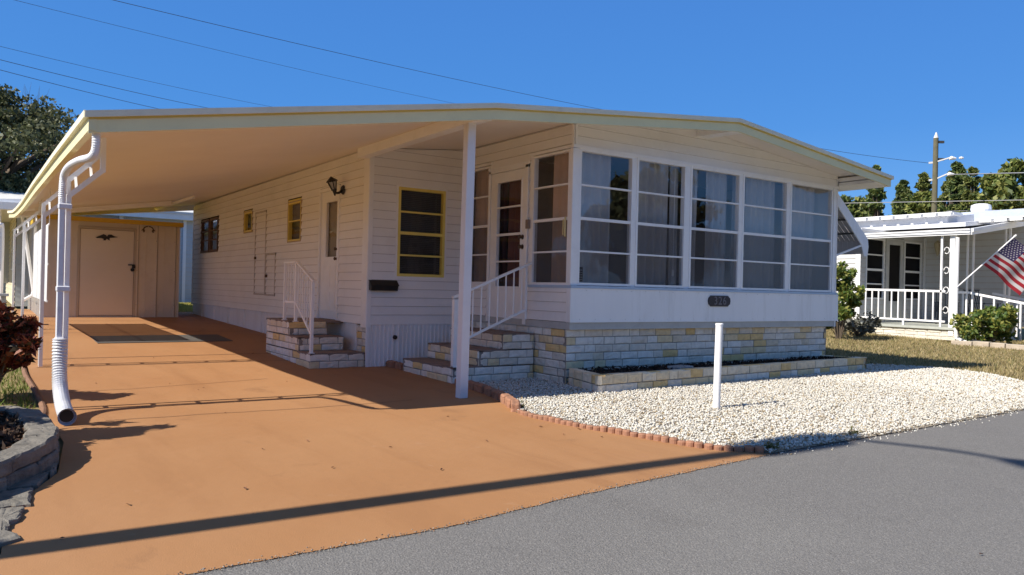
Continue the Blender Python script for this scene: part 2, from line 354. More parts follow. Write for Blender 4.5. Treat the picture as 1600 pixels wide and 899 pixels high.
# fast soups of little faces (numpy)
def soup(name, verts, nper, mtl, parent=None, loc=(0, 0, 0), tris=None):
    """verts (K, nper, 3): K loose polygons of nper corners, or K loose pieces with faces tris"""
    K = len(verts); me = bpy.data.meshes.new(name); V = (verts.reshape(-1, 3) - np.array(loc)).astype(np.float32)
    me.vertices.add(len(V)); me.vertices.foreach_set('co', V.ravel())
    if tris is None: fl = np.arange(K*nper); fs = nper; nf = K
    else:
        fs = tris.shape[1]; fl = (tris[None] + (np.arange(K)*nper)[:, None, None]).ravel(); nf = K*len(tris)
    me.loops.add(len(fl)); me.loops.foreach_set('vertex_index', fl.astype(np.int32))
    me.polygons.add(nf); me.polygons.foreach_set('loop_start', (np.arange(nf)*fs).astype(np.int32))
    me.update(calc_edges=True); me.validate(); me.materials.append(mtl)
    o = bpy.data.objects.new(name, me); sc.collection.objects.link(o); o['_o'] = tuple(loc)
    if parent is not None: o.parent = parent
    else: o.location = loc
    return o
def leaves(rs, C, size, elong=1.6, droop=0):
    """one bent leaf (two quads as a 6-gon would shade flat, so a diamond) at each centre"""
    K = len(C); a = rs.normal(size=(K, 3)); a[:, 2] -= droop; a /= np.linalg.norm(a, axis=1)[:, None]
    b = np.cross(a, rs.normal(size=(K, 3))); b /= np.linalg.norm(b, axis=1)[:, None]
    s = (size*rs.uniform(.6, 1.3, K))[:, None]
    return np.stack([C-a*s*elong/2, C+b*s/2, C+a*s*elong/2, C-b*s/2], 1)
def clumpy(rs, centres, radii, n, flat=.75):
    idx = rs.integers(0, len(centres), n); d = rs.normal(size=(n, 3)); d /= np.linalg.norm(d, axis=1)[:, None]
    r = rs.uniform(0, 1, n)**.45
    return centres[idx] + d*(r*radii[idx])[:, None]*np.array([1, 1, flat])
def tree(name, label, x, y, z0, height, crown_r, crown_z0, lm, seed, n=9000, nclump=60, leaf=.14, cat='tree', group=None, shape='oak', clump=.22, bare=0):
    rs = np.random.default_rng(seed); rng = random.Random(seed)
    t = thing(name, label, cat, (x, y, z0), group); top = z0+height; cz0 = z0+crown_z0
    cen, rad = [], []
    for i in range(nclump):
        if shape == 'oak':
            d = rs.normal(size=3); d /= np.linalg.norm(d); r = rs.uniform(.35, 1)**.6
            c = np.array([x, y, (top+cz0)/2]) + d*np.array([crown_r, crown_r, (top-cz0)/2])*r*(1-clump*.5)
            cen.append(c); rad.append(crown_r*clump*rs.uniform(.6, 1.3))
        else:
            f = rs.uniform(0, 1)**.85; zz = cz0+(top-cz0)*f
            rr = crown_r*(1-f)**.62*rs.uniform(.45, 1.0)*(1+.25*math.sin(f*17+seed)); a = rs.uniform(0, 2*math.pi)
            cen.append(np.array([x+rr*math.cos(a), y+rr*math.sin(a), zz])); rad.append(crown_r*clump*rs.uniform(.5, 1.25)*(1.1-.75*f))
    cen, rad = np.array(cen), np.array(rad)
    mb = MB(); tr = crown_r*.07+.08
    mb.tube([(x, y, z0-.3), (x+.1, y, z0+crown_z0*.6), (x-.05, y+.1, z0+crown_z0+.2*height*.3), (x, y, z0+height*.8)], [tr*1.3, tr, tr*.8, tr*.2], 9)
    for i in range(0, nclump, 2 if nclump > 30 else 1):
        c = cen[i]; b = (x, y, min(c[2]-.1, cz0+(c[2]-cz0)*.45))
        mid = (np.array(b)+c)/2 + rs.normal(size=3)*crown_r*.06
        mb.tube([b, mid, c], [tr*.32, tr*.2, tr*.06], 5, cap=False)
    mb.build('trunk', BARK, t, smooth=True)
    P = clumpy(rs, cen, rad, n)
    soup('crown', leaves(rs, P, leaf), 4, lm, t, (x, y, z0))
    if bare:
        mb = MB()
        for i in range(bare):
            b = Vector((x+rng.uniform(1.2, 2.2), y, top-1.5)); d = Vector((rng.uniform(-.5, .5), rng.uniform(-.4, .4), 1)).normalized()
            q_ = rng.uniform(.8, 1.5); mb.tube([b, b+d*q_*.6, b+d*q_], [.012, .008, .003], 4, cap=False)
        mb.build('bare_twigs', mat('pale twigs', (.25, .21, .18), .9), t)
    return t
def shrub(name, label, x, y, z0, h, r, lm, seed, n=2600, leaf=.06, cat='shrub', group=None, elong=1.8, nst=9, nclump=30, ry=None):
    rs = np.random.default_rng(seed); t = thing(name, label, cat, (x, y, z0), group); cen, rad = [], []
    ry = ry or r
    for i in range(nclump):
        d = rs.normal(size=3); d /= np.linalg.norm(d); q = rs.uniform(.3, 1)
        cen.append(np.array([x, y, z0+h*.5]) + d*np.array([r, ry, h*.44])*q); rad.append(min(r, h)*.26*rs.uniform(.6, 1.3))
    cen, rad = np.array(cen), np.array(rad); mb = MB()
    for i in range(nst*2):
        c = cen[i % nclump]; mb.tube([(x+(c[0]-x)*.15, y+(c[1]-y)*.15, z0-.03), (x+(c[0]-x)*.5, y+(c[1]-y)*.5, z0+(c[2]-z0)*.55), tuple(c)], [.014, .01, .004], 5, cap=False)
    mb.build('stem', BARK, t)
    P = clumpy(rs, cen, rad, n, .9); P[:, 2] = np.maximum(P[:, 2], z0+.02)
    soup('foliage', leaves(rs, P, leaf, elong), 4, lm, t, (x, y, z0))
    return t

# ---------------------------------------------------------------- measures
XS, XW, YF, YR, XE = 6.12, 4.53, 7.59, 10.2, 11.76     # porch side, carport wall, front, recess, right wall
YB = 21.15                                             # back of the home
FLOOR = .65
frF = FR((0, YF, 0), (1, 0, 0), (0, -1, 0)); frS = FR((XS, 0, 0), (0, 1, 0), (-1, 0, 0))
frR = FR((0, YR, 0), (1, 0, 0), (0, -1, 0)); frW = FR((XW, 0, 0), (0, 1, 0), (-1, 0, 0)); frE = FR((XE, 0, 0), (0, 1, 0), (1, 0, 0))
def roofz(X):
    return float(np.interp(X, [.66, 4.5, 8.44, 12.24], [2.515, 3.17, 3.575, 3.185]))
# ---------------------------------------------------------------- ground
def strip(name, Ys, left, right, dz, mtl, nx=2, kind='structure'):
    mb = MB(); mb.smooth = True
    for a, b in zip(Ys, Ys[1:]):
        for k in range(nx):
            f0, f1 = k/nx, (k+1)/nx
            q = []
            for Y, f in ((a, f0), (a, f1), (b, f1), (b, f0)):
                X = left(Y)+(right(Y)-left(Y))*f; q.append((X, Y, gz(Y)+dz))
            mb.face(q)
    o = mb.build(name, mtl); o['kind'] = kind; return o
GY = [-400, -100, -30, 0, 8, 10.2, 14.85, 21, 27, 60, 200, 900]
strip('ground', GY, lambda Y: -600, lambda Y: 900, -.035, LAWN)
# road: a band across, slightly below the drive
def roadY(X): return float(np.interp(X, [-40, 0, .7, 1.95, 2.9, 4.9, 6.77, 9.56, 20, 60], [3.2, 3.28, 3.35, 3.36, 3.5, 3.68, 3.74, 3.84, 4.1, 4.6]))
Xs = [-200, -40, -10, 0, .7, 1.4, 1.95, 2.9, 3.9, 4.9, 6.77, 9.56, 14, 20, 60, 300]
mb = MB(); mb.smooth = True
for a, b in zip(Xs, Xs[1:]):
    mb.face([(a, -3.6, -.004), (b, -3.6, -.004), (b, roadY(b)+.12, -.004), (a, roadY(a)+.12, -.004)])
o = mb.build('road', ROADM); o['kind'] = 'structure'
# driveway
LB = [(-.15, 3.0), (.1, 4.0), (.13, 4.7), (.42, 5.5), (.53, 6.5), (.5, 8.2), (.5, 10.6), (.55, 15.7), (.6, 21)]
RB = [(4.96, 3.70), (4.66, 4.06), (4.53, 4.64), (4.37, 5.28), (4.31, 5.87), (4.33, 6.2), (4.56, 6.64), (4.75, 7.33), (4.86, 7.85), (5.0, 8.3), (5.0, 10.3), (4.6, 10.5)]
def dl(Y): return float(np.interp(Y, [p[1] for p in LB], [p[0] for p in LB]))
def dr(Y): return float(np.interp(Y, [p[1] for p in RB], [p[0] for p in RB]))
mb = MB(); mb.smooth = True
front = [(X, roadY(X)+.012*noise.noise(Vector((X*6, 0, 0)))+.007*noise.noise(Vector((X*31, 3, 0)))) for X in np.linspace(-.15, 4.96, 260)]
poly = [(x, y, 0) for x, y in front] + [(x, y, 0) for x, y in RB[1:9]] + [(5.0, 8.0, 0), (.5, 8.0, 0)] + [(x, y, 0) for x, y in LB[::-1] if y < 8 and y > 3.4]
mb.face(poly)
ys = [8.0, 9, 10.2, 12, 14.85, 18, 21, 23.5]
for a, b in zip(ys, ys[1:]): mb.face([(dl(a), a, gz(a)), (5.0, a, gz(a)), (5.0, b, gz(b)), (dl(b), b, gz(b))])
o = mb.build('driveway', DRIVE); o['kind'] = 'structure'
# saw-cut joints and hairline cracks in the drive: thin dark grooves filled with grit
JM = mat('joint grit', (.13, .065, .035), .95, .3, 30)
for n_, (pts, wd) in enumerate([([(0.6, 12.0), (4.4, 11.95)], .012), ([(0.6, 11.2), (4.45, 11.1)], .010), ([(.62, 15.6), (4.5, 15.5)], .012), ([(.62, 18.6), (4.5, 18.5)], .012), ([(.9, 7.35), (1.9, 7.3), (3.0, 7.25), (3.9, 7.3)], .006), ([(.55, 9.1), (1.6, 9.2), (3.1, 9.5)], .005)]):
    mb = MB()
    if n_ in (4, 5):
        rng = random.Random(n_); fine = []
        for (a, b) in zip(pts, pts[1:]):
            for k in range(8): fine.append((a[0]+(b[0]-a[0])*k/8, a[1]+(b[1]-a[1])*k/8+rng.uniform(-.02, .02)))
        pts = fine
    for (a, b) in zip(pts, pts[1:]):
        mb.face([(a[0], a[1]-wd, gz(a[1]-wd)+.004), (b[0], b[1]-wd, gz(b[1]-wd)+.004), (b[0], b[1]+wd, gz(b[1]+wd)+.004), (a[0], a[1]+wd, gz(a[1]+wd)+.004)])
    o = mb.build('driveway_joint', JM); o['kind'] = 'structure'
# gravel bed and its stones
def gravel_right(Y): return float(np.interp(Y, [3.6, 5.0, 5.96, 6.7, 7.6], [12.2, 12.45, 13.45, 13.55, 13.2]))
mb = MB()
gp = [(x, y) for x, y in RB[:9]] + [(4.95, 8.2), (6.2, 8.4), (12.0, 8.4), (13.3, 7.3), (13.6, 6.7), (13.4, 5.9), (12.6, 5.0), (15.5, 4.4), (18, 4.05), (14, 3.94), (9.56, 3.82), (6.77, 3.72)]
mb.face([(x, y, .004) for x, y in gp])
o = mb.build('gravel_bed', GRAVB); o['kind'] = 'structure'
def inpoly(X, Y, poly):
    ins = np.zeros(len(X), bool); n = len(poly)
    for i in range(n):
        x0, y0 = poly[i]; x1, y1 = poly[(i+1) % n]
        c = ((y0 > Y) != (y1 > Y)) & (X < (x1-x0)*(Y-y0)/(y1-y0+1e-12)+x0); ins ^= c
    return ins
PLP = [(5.90, 6.78), (11.95, 7.10), (11.55, 7.75), (6.1, 7.75)]
rs = np.random.default_rng(5)
t_ = (1+5**.5)/2
ico = np.array([(-1, t_, 0), (1, t_, 0), (-1, -t_, 0), (1, -t_, 0), (0, -1, t_), (0, 1, t_), (0, -1, -t_), (0, 1, -t_), (t_, 0, -1), (t_, 0, 1), (-t_, 0, -1), (-t_, 0, 1)])/1.9
icf = np.array([(0, 11, 5), (0, 5, 1), (0, 1, 7), (0, 7, 10), (0, 10, 11), (1, 5, 9), (5, 11, 4), (11, 10, 2), (10, 7, 6), (7, 1, 8), (3, 9, 4), (3, 4, 2), (3, 2, 6), (3, 6, 8), (3, 8, 9), (4, 9, 5), (2, 4, 11), (6, 2, 10), (8, 6, 7), (9, 8, 1)])
def pebbles(rs, X, Y, Z, size):
    K = len(X); q = rs.normal(size=(K, 4)); q /= np.linalg.norm(q, axis=1)[:, None]; a, b, c, d = q.T
    M = np.stack([1-2*(c*c+d*d), 2*(b*c-a*d), 2*(b*d+a*c), 2*(b*c+a*d), 1-2*(b*b+d*d), 2*(c*d-a*b), 2*(b*d-a*c), 2*(c*d+a*b), 1-2*(b*b+c*c)], 1).reshape(K, 3, 3)
    V = ico[None]*(1+rs.uniform(-.22, .22, (K, 12, 1)))*rs.uniform([.85, .55, .45], [1.35, .95, .75], (K, 3))[:, None]*size[:, None, None]/2
    V = np.einsum('kij,knj->kni', M, V); V[:, :, 2] *= .8
    return V + np.stack([X, Y, Z], 1)[:, None]
NP = 160000
X = rs.uniform(4.25, 18, NP); Y = rs.uniform(3.65, 8.4, NP)
ok = inpoly(X, Y, gp) & ~inpoly(X, Y, PLP) & ((X > 4.9) | (Y < 8.2))
X, Y = X[ok], Y[ok]; keep = rs.uniform(0, 1, len(X)) < np.clip(1.25-(X-6)*.07, .35, 1); X, Y = X[keep], Y[keep]
S = rs.uniform(.012, .031, len(X))*np.where(X > 10, 1.35, 1.0)
Z = .010+rs.uniform(0, .024, len(X))
# a few chips strayed onto the road edge
Xe = rs.uniform(5, 14, 260); Ye = np.array([roadY(x) for x in Xe])-np.abs(rs.normal(0, .06, 260)); Ze = np.full(260, 0.0)
X = np.r_[X, Xe]; Y = np.r_[Y, Ye]; Z = np.r_[Z, Ze]; S = np.r_[S, rs.uniform(.012, .022, 260)]
o = soup('gravel', pebbles(rs, X, Y, Z, S), 12, PEB, tris=icf); tag(o, kind='stuff')
Xe = rs.uniform(0, 9.5, 2200); Ye = np.array([roadY(x) for x in Xe])+rs.normal(0, .03, 2200)*np.where(Xe > 5, 1, .7); Ye = np.where(Xe > 5, np.minimum(Ye, Ye*0+np.array([roadY(x) for x in Xe])+.01), Ye)
o = soup('road_grit', pebbles(rs, Xe, Ye, np.full(2200, .002), rs.uniform(.004, .010, 2200)), 12, mat('grey grit', (0, 0, 0), .9, .1, 3, island=[(0, (.10, .09, .08)), (.35, (.22, .21, .19)), (.65, (.36, .33, .29)), (.85, (.30, .16, .08))]), tris=icf); tag(o, kind='stuff')
# lawn blades
def blades(rs, X, Y, h, wd=.006):
    K = len(X); Z = np.interp(Y, [k[0] for k in KN], [k[1] for k in KN])-.035; a = rs.uniform(0, 2*np.pi, K); dx, dy = np.cos(a)*wd, np.sin(a)*wd
    lx, ly = rs.normal(0, .45, K)*h, rs.normal(0, .45, K)*h
    return np.stack([np.stack([X-dx, Y-dy, Z], 1), np.stack([X+dx, Y+dy, Z], 1), np.stack([X+lx, Y+ly, Z+h], 1)], 1)
N = 70000
X = 11.8+rs.uniform(0, 1, N)**1.3*14; Y = rs.uniform(3.9, 15, N); ok = ~inpoly(X, Y, gp) & (Y > np.interp(X, [11, 30], [4.0, 4.3])) & ~((X < 12.3) & (Y > 7.3)) & ~((X > 22) & (Y > 10.3))
X, Y = X[ok], Y[ok]
o = soup('grass', blades(rs, X, Y, rs.uniform(.03, .075, len(X)), .011), 3, BLADE); tag(o, kind='stuff')
X = rs.uniform(-.6, .52, 9000); Y = rs.uniform(6.9, 22, 9000); ok = X < np.interp(Y, [p[1] for p in LB], [p[0] for p in LB])-.05; X, Y = X[ok], Y[ok]
o = soup('green_grass', blades(rs, X, Y, rs.uniform(.03, .09, len(X)), .007), 3, GREENB); tag(o, kind='stuff')
X = rs.uniform(3.0, 6.5, 14000); Y = rs.uniform(22, 29.5, 14000)
o = soup('back_lawn_grass', blades(rs, X, Y, rs.uniform(.05, .11, len(X)), .014), 3, mat('sunny grass blades', (0, 0, 0), .9, .1, 3, island=[(0, (.35, .36, .07)), (.5, (.5, .45, .13))], trans=.3)); tag(o, kind='stuff')

# ---------------------------------------------------------------- the mobile home
home = thing('mobile_home', 'white mobile home with a carport roof, glazed front porch and house number 326', 'house', (8, 12, 0))
def window(parent, fr, u0, u1, z0, z1, rails, frame=TRIM, fw_=.035, name='window', glass=GLASS, mun=.022, proud=.022, deep=-.05, screen_below=None, top_extra=0, outer=None):
    mb = MB(); fr.box(mb, u0-fw_, u0, z0-fw_, z1+fw_+top_extra, deep, proud); fr.box(mb, u1, u1+fw_, z0-fw_, z1+fw_+top_extra, deep, proud)
    fr.box(mb, u0, u1, z0-fw_, z0, deep, proud); fr.box(mb, u0, u1, z1, z1+fw_+top_extra, deep, proud)
    for i, z in enumerate(rails):
        k = mun*(1.7 if (len(rails) == 3 and i == 1) else 1)
        fr.box(mb, u0, u1, z-k/2, z+k/2, -.03, proud-.008)
    if outer:
        ow, om, oo = outer
        fr.box(mb, u0-fw_-ow, u0-fw_, z0-fw_-ow, z1+fw_+ow, deep, oo, 1); fr.box(mb, u1+fw_, u1+fw_+ow, z0-fw_-ow, z1+fw_+ow, deep, oo, 1)
        fr.box(mb, u0-fw_, u1+fw_, z0-fw_-ow, z0-fw_, deep, oo, 1); fr.box(mb, u0-fw_, u1+fw_, z1+fw_, z1+fw_+ow, deep, oo, 1)
    wnd = mb.build(name, [frame, outer[1]] if outer else frame, parent)
    mb = MB(); mb.face([fr.P(u0, z0, -.012), fr.P(u1, z0, -.012), fr.P(u1, z1, -.012), fr.P(u0, z1, -.012)]); mb.build('pane', glass, wnd)
    if screen_below:
        mb = MB(); mb.face([fr.P(u0+.005, z0+.004, -.004), fr.P(u1-.005, z0+.004, -.004), fr.P(u1-.005, screen_below, -.004), fr.P(u0+.005, screen_below, -.004)]); mb.build('insect_screen', SCREEN, wnd)
    return wnd
# walls: left (carport) wall
doorL = (11.30, 12.06, FLOOR+.01, 2.68)
holesW = [(doorL[0]-.05, doorL[1]+.05, .6, 2.74), (12.97, 13.68, 1.93, 2.70), (15.86, 16.5, 2.22, 2.70), (18.55, 20.3, 1.90, 2.74)]
mb = MB(); siding(mb, frW, YR+.16, YB, .645, 3.2, holesW)
mb.clips.append(((XW, 0, 3.145), (0, 0, 1)))
mb.build('side_wall', [WHITE, LAPSHADE], home)
mb = MB(); frW.box(mb, YR, YB, .62, 3.13, -.16, -.10); mb.build('dark_backing', DARK, home)   # near-black sheet standing in for the unlit room behind the panes
mb = MB()
frW.box(mb, YR-.02, YR+.16, .60, 3.13, -.0, .025); frR.box(mb, XW-.02, XW+.05, .60, 3.13, -.002, .028)
mb.build('corner_trim', TRIM, home, bevel=.003); mb = MB(); frW.box(mb, YB-.08, YB, .60, 3.13, .0, .025)
mb.build('corner_trim', TRIM, home, bevel=.003)
# skirt of the left wall: flat panels with ribs, following the ground
mb = MB(); ys = list(np.linspace(10.6, YB, 24))
for a, b in zip(ys, ys[1:]): mb.hexa([(XW+.02, a, gz(a)-.03), (XW+.05, a, gz(a)-.03), (XW+.05, b, gz(b)-.03), (XW+.02, b, gz(b)-.03), (XW+.02, a, .65), (XW+.05, a, .65), (XW+.05, b, .65), (XW+.02, b, .65)])
for Y in (12.7, 13.9, 15.1, 15.2, 16.4, 17.6, 17.7, 18.9, 20.1):
    mb.box((XW+.005, Y, gz(Y)-.02), (XW+.03, Y+.03, .645))
mb.build('side_skirt', PANEL, home)
# recess wall with the yellow window
WY = (5.015, 5.715, 1.385, 2.605)
mb = MB(); siding(mb, frR, XW+.04, XS, .66, 3.5, [(WY[0]-.066, WY[1]+.066, WY[2]-.066, WY[3]+.066)])
mb.clips.append(((4.5, YR, 3.14), Vector((-.405/3.94, 0, 1)).normalized()))
mb.build('recess_wall', [WHITE, LAPSHADE], home)
mb = MB(); frR.box(mb, XW+.1, XS+.1, .62, 3.13, -.2, -.15); mb.build('recess_dark_backing', DARK, home)
# corrugated metal skirt under the recess wall
mb = MB(); u = XW+.03; k = 0; pts = []
while u < XS:
    pts += [(u, .004), (u+.035, .004), (u+.043, .022), (u+.058, .022)]; u += .066; k += 1
    if k == 6: u += .03
for (a, oa), (b, ob) in zip(pts, pts[1:]):
    mb.face([frR.P(a, 0, oa), frR.P(b, 0, ob), frR.P(b, .648, ob), frR.P(a, .648, oa)])
frR.box(mb, XW-.01, XS, .640, .660, 0, .03); frR.box(mb, XW-.012, XW+.03, .02, .64, .0, .027)
sk = mb.build('corrugated_skirt', PANEL, home)
mb = MB(); c = frR.P(4.957, .46, .03); mb.tube([c, c+Vector((0, -.03, 0))], .032, 10); mb.build('vent_cap', BLACK, sk)
# porch side wall
doorP = (8.60, 9.47, .72, 2.86)
WB = (7.665, 8.40, 1.295, 2.955); WA = (9.53, 10.05, 1.295, 2.955)
mb = MB(); siding(mb, frS, YF, YR, .80, 3.6, [(WB[0]-.08, WB[1]+.09, 1.235, 3.03), (doorP[0]-.09, doorP[1]+.06, .6, 2.93), (WA[0]-.06, YR, 1.235, 3.03)])
mb.clips.append(((XS, 0, 3.30), (0, 0, 1)))
mb.build('porch_side_wall', [WHITE, LAPSHADE], home)
# porch front: gable siding above, flat apron below the windows
mb = MB(); siding(mb, frF, XS, XE, 3.03, 3.7)
mb.clips += [((4.5, YF, 3.14), Vector((-.405/3.94, 0, 1)).normalized()), ((8.44, YF, 3.545), Vector((.39/3.8, 0, 1)).normalized())]
mb.build('gable_wall', [WHITE, LAPSHADE], home)
mb = MB(); frF.box(mb, XS-.03, XE+.06, .80, 1.228, -.05, .035); frS.box(mb, YF-.04, YF+.04, .795, 1.225, 0.018, .034)
frF.box(mb, XS-.034, XE+.064, .795, .812, .035, .042)
ap = mb.build('apron_panel', PANEL, home)
mb = MB()
for k in range(22): u = XS+.12+k*.26; frF.box(mb, u, u+.008, .83, .838, .035, .038); frF.box(mb, u+.1, u+.108, 1.20, 1.208, .035, .038)
mb.build('panel_seams', mat('dull seam metal', (.5, .49, .47), .5), ap)['kind'] = 'stuff'
mb = MB(); frF.box(mb, XS-.02, XE+.03, .705, .793, -.06, .020); frS.box(mb, YF+.061, 10.1, .705, .793, -.02, .017)
mb.build('ledge_beam', mat('grey painted beam', (.50, .50, .48), .7, .08, 4, dirt=(.3, .28, .25), dscale=6, damt=.4), home)
# corner posts, head trim and sill of the glazing
mb = MB()
frF.box(mb, XS-.026, XS+.085, 1.263, 2.994, -.04, .020)
mb.build('corner_post', TRIM, home, bevel=.003); mb = MB(); frF.box(mb, XE-.10, XE+.01, 1.25, 3.0, -.10, .020)
mb.build('corner_post', TRIM, home, bevel=.003)
mb = MB(); frF.box(mb, XS-.03, XE+.02, 2.995, 3.035, -.06, .032); frS.box(mb, YF-.03, WB[1]+.11, 2.995, 3.035, -.03, .032); frS.box(mb, WA[0]-.07, YR, 2.995, 3.035, -.03, .032)
frS.box(mb, doorP[0]-.10, doorP[1]+.06, 2.905, 2.94, -.03, .030)
frF.box(mb, XS-.004, XS+.03, 3.035, 3.28, 0.018, .030); frS.box(mb, YF-.03, YF+.01, 3.035, 3.28, 0.018, .030)
frF.box(mb, XE-.03, XE+.004, 3.035, 3.16, 0.018, .030)
mb.build('head_trim', TRIM, home)
mb = MB(); frF.box(mb, XS-.035, XE+.015, 1.228, 1.262, -.06, .05); frS.box(mb, YF+.063, WB[1]+.08, 1.228, 1.262, -.03, .033)
mb.build('window_sill', mat('sill with painted sky reflection', (.40, .52, .68), .35, .03), home)  # the blue is the sky's reflection on the metal, painted into the colour
# front windows, five units
FW = [(6.235, 7.10), (7.225, 8.105), (8.26, 9.265), (9.39, 10.40), (10.535, 11.60)]
for i, (a, b) in enumerate(FW):
    wn = window(home, frF, a, b, 1.30, 2.965, [1.70, 2.115, 2.54], fw_=.032, screen_below=2.10)
    nxt = FW[i+1][0] if i < 4 else None
    if nxt:
        mb = MB(); frF.box(mb, b+.032, nxt-.032, 1.262, 2.995, -.06, .012); mb.build('mullion', TRIM, wn)
for w_ in (WB, WA):
    window(home, frS, w_[0], w_[1], w_[2], w_[3], [1.694, 2.112, 2.55], fw_=.03, screen_below=2.10)
mb = MB(); frS.box(mb, WB[1]+.03, WB[1]+.09, 1.235, 2.995, -.03, .014); frS.box(mb, WB[0]-.03, WB[1]+.03, 1.262, 1.266, -.03, .02); mb.build('side_mullion', TRIM, home); mb = MB(); frS.box(mb, WA[0]-.06, WA[0]-.03, 1.235, 2.995, -.03, .014); frS.box(mb, WA[1]+.03, YR, 1.235, 2.995, -.03, .014)
frS.box(mb, WA[0]-.06, YR, 1.235, 1.265, -.03, .014)
mb.build('side_mullion', TRIM, home)
# little yellow sticks and knobs on the side sash
mb = MB(); frS.box(mb, 7.69, 7.71, 1.88, 2.13, .022, .034); frS.box(mb, 7.735, 7.75, 1.90, 2.10, .022, .03); mb.build('sash_latch', mat('pale yellow plastic', (.7, .6, .3), .5), home)
mb = MB(); frS.box(mb, 8.47, 8.53, 2.02, 2.14, .016, .055); mb.build('door_bell', mat('bell brown', (.25, .19, .15), .5), home)
# porch door
mb = MB(); d = doorP
frS.box(mb, d[0]-.07, d[0], .72, 2.90, -.05, .026); frS.box(mb, d[1], d[1]+.05, .72, 2.90, -.05, .026); frS.box(mb, d[0]-.07, d[1]+.05, 2.861, 2.905, -.05, .026)
mb.build('porch_door_frame', TRIM, home, bevel=.003)
mb = MB(); gl = (8.70, 9.29, 1.235, 2.71)
frS.box(mb, d[0]+.004, gl[0], .74, 2.855, -.03, .012); frS.box(mb, gl[1], d[1]-.004, .74, 2.855, -.03, .012)
frS.box(mb, gl[0], gl[1], .74, gl[2], -.03, .012); frS.box(mb, gl[0], gl[1], gl[3], 2.855, -.03, .012)
for z, k in ((1.585, .02), (1.965, .034), (2.352, .022)): frS.box(mb, gl[0], gl[1], z-k/2, z+k/2, -.025, .016)
frS.box(mb, gl[0]-.02, gl[0], gl[2]-.02, gl[3]+.02, .012, .02); frS.box(mb, gl[1], gl[1]+.02, gl[2]-.02, gl[3]+.02, .012, .02)
frS.box(mb, gl[0], gl[1], gl[2]-.02, gl[2], .012, .02); frS.box(mb, gl[0], gl[1], gl[3], gl[3]+.02, .012, .02)
pd = mb.build('porch_door', TRIM, home)
mb = MB(); mb.face([frS.P(gl[0], gl[2], -.01), frS.P(gl[1], gl[2], -.01), frS.P(gl[1], gl[3], -.01), frS.P(gl[0], gl[3], -.01)]); mb.build('pane', GLASSD, pd)
for z in (1.78, 1.915):
    mb = MB(); c = frS.P(8.652, z, .012); mb.tube([c, c+Vector((-.02, 0, 0)), c+Vector((-.05, 0, 0)), c+Vector((-.065, 0, 0))], [.034, .018, .03, .018], 12); mb.build('door_knob', BRASS, pd, smooth=True)
# floor, ceiling and inside of the porch
mb = MB(); mb.box((XS+.05, YF+.08, .72), (XE-.02, YR+.02, .76)); mb.build('porch_floor', mat('porch floor', (.14, .10, .07), .7), home)
mb = MB(); mb.box((XS+.03, YR+.03, .76), (XE-.02, YR+.06, 3.3)); mb.build('porch_back_wall', mat('porch panelling', (.10, .075, .06), .8, .2, 3), home)
mb = MB(); frE.box(mb, YF+.06, YR, .76, 3.1, -.05, -.02)
frE.box(mb, YF-.03, YB, .70, 3.12, -.019, 0); mb.build('right_wall', WHITE, home)
mb = MB(); mb.box((XW+.1, YB-.05, .65), (XE-.02, YB, 3.2)); mb.build('back_wall', WHITE, home)
# curtains behind the front panes
ins = frF
for i, segs in enumerate([[(6.24, 6.86)], [(7.22, 7.93), (7.97, 8.12)], [(8.25, 8.56), (8.73, 9.20)], [(9.33, 9.44), (9.60, 10.30)], [(10.48, 11.34)]]):
    for j, (a, b) in enumerate(segs):
        mb = MB(); curtain(mb, ins, a, b, 1.02 if i in (0, 2) else .95, 2.985, .14, amp=.034, wl=.15, seed=i*3+j); mb.build('curtain', CURT, home, smooth=True)
for j, (a, b, mm) in enumerate([(7.70, 8.14, CURTB), (8.66, 9.2, CURTR), (9.50, 10.1, CURTB)]):
    mb = MB(); curtain(mb, frS, a, b, 1.0, 2.985, .12, amp=.012, wl=.16, seed=30+j); mb.build('curtain', mm, home, smooth=True)
mb = MB(); frS.box(mb, 9.36, 9.44, 1.3, 2.98, -.2, -.15); mb.build('curtain_tie', CURTR, home)
# pull cords with their white tassels
for u, zz in ((8.03, 1.52), (9.53, 1.86), (10.52, 1.9)):
    mb = MB(); frF.box(mb, u-.003, u+.003, zz, 2.95, -.10, -.094); frF.box(mb, u-.013, u+.013, zz-.09, zz, -.106, -.088); mb.build('pull_cord', TRIM, home)
# indoor chairs behind the first window
wick = mat('pale wicker', (.42, .38, .33), .8)
# security decal in the corner of the first pane
mb = MB(); frF.box(mb, 6.245, 6.315, 1.315, 1.50, -.010, -.006); dc = mb.build('window_decal', BLACK, home)
mb = MB()
for k in range(5): frF.box(mb, 6.255, 6.305, 1.335+k*.03, 1.345+k*.03, -.006, -.004)
mb.build('decal_lettering', mat('decal grey', (.45, .45, .45), .6), dc)
# yellow window: frame, outer white trim, four awning panes over blinds
yw = window(home, frR, WY[0], WY[1], WY[2], WY[3], [1.655, 1.978, 2.288], frame=YTRIM, fw_=.04, mun=.026, glass=GLASSD, outer=(.03, TRIM, .018), name='yellow_window')
mb = MB(); z = 1.40
while z < 2.6: frR.box(mb, WY[0]-.02, WY[1]+.02, z, z+.017, -.075, -.058); z += .027
mb.build('blind', BLIND, yw)
mb = MB(); curtain(mb, frR, 5.05, 5.68, 1.38, 2.62, .11, .01, .1, 7); mb.build('curtain', mat('white lace', (.10, .10, .10), .9, trans=.3), yw, smooth=True)
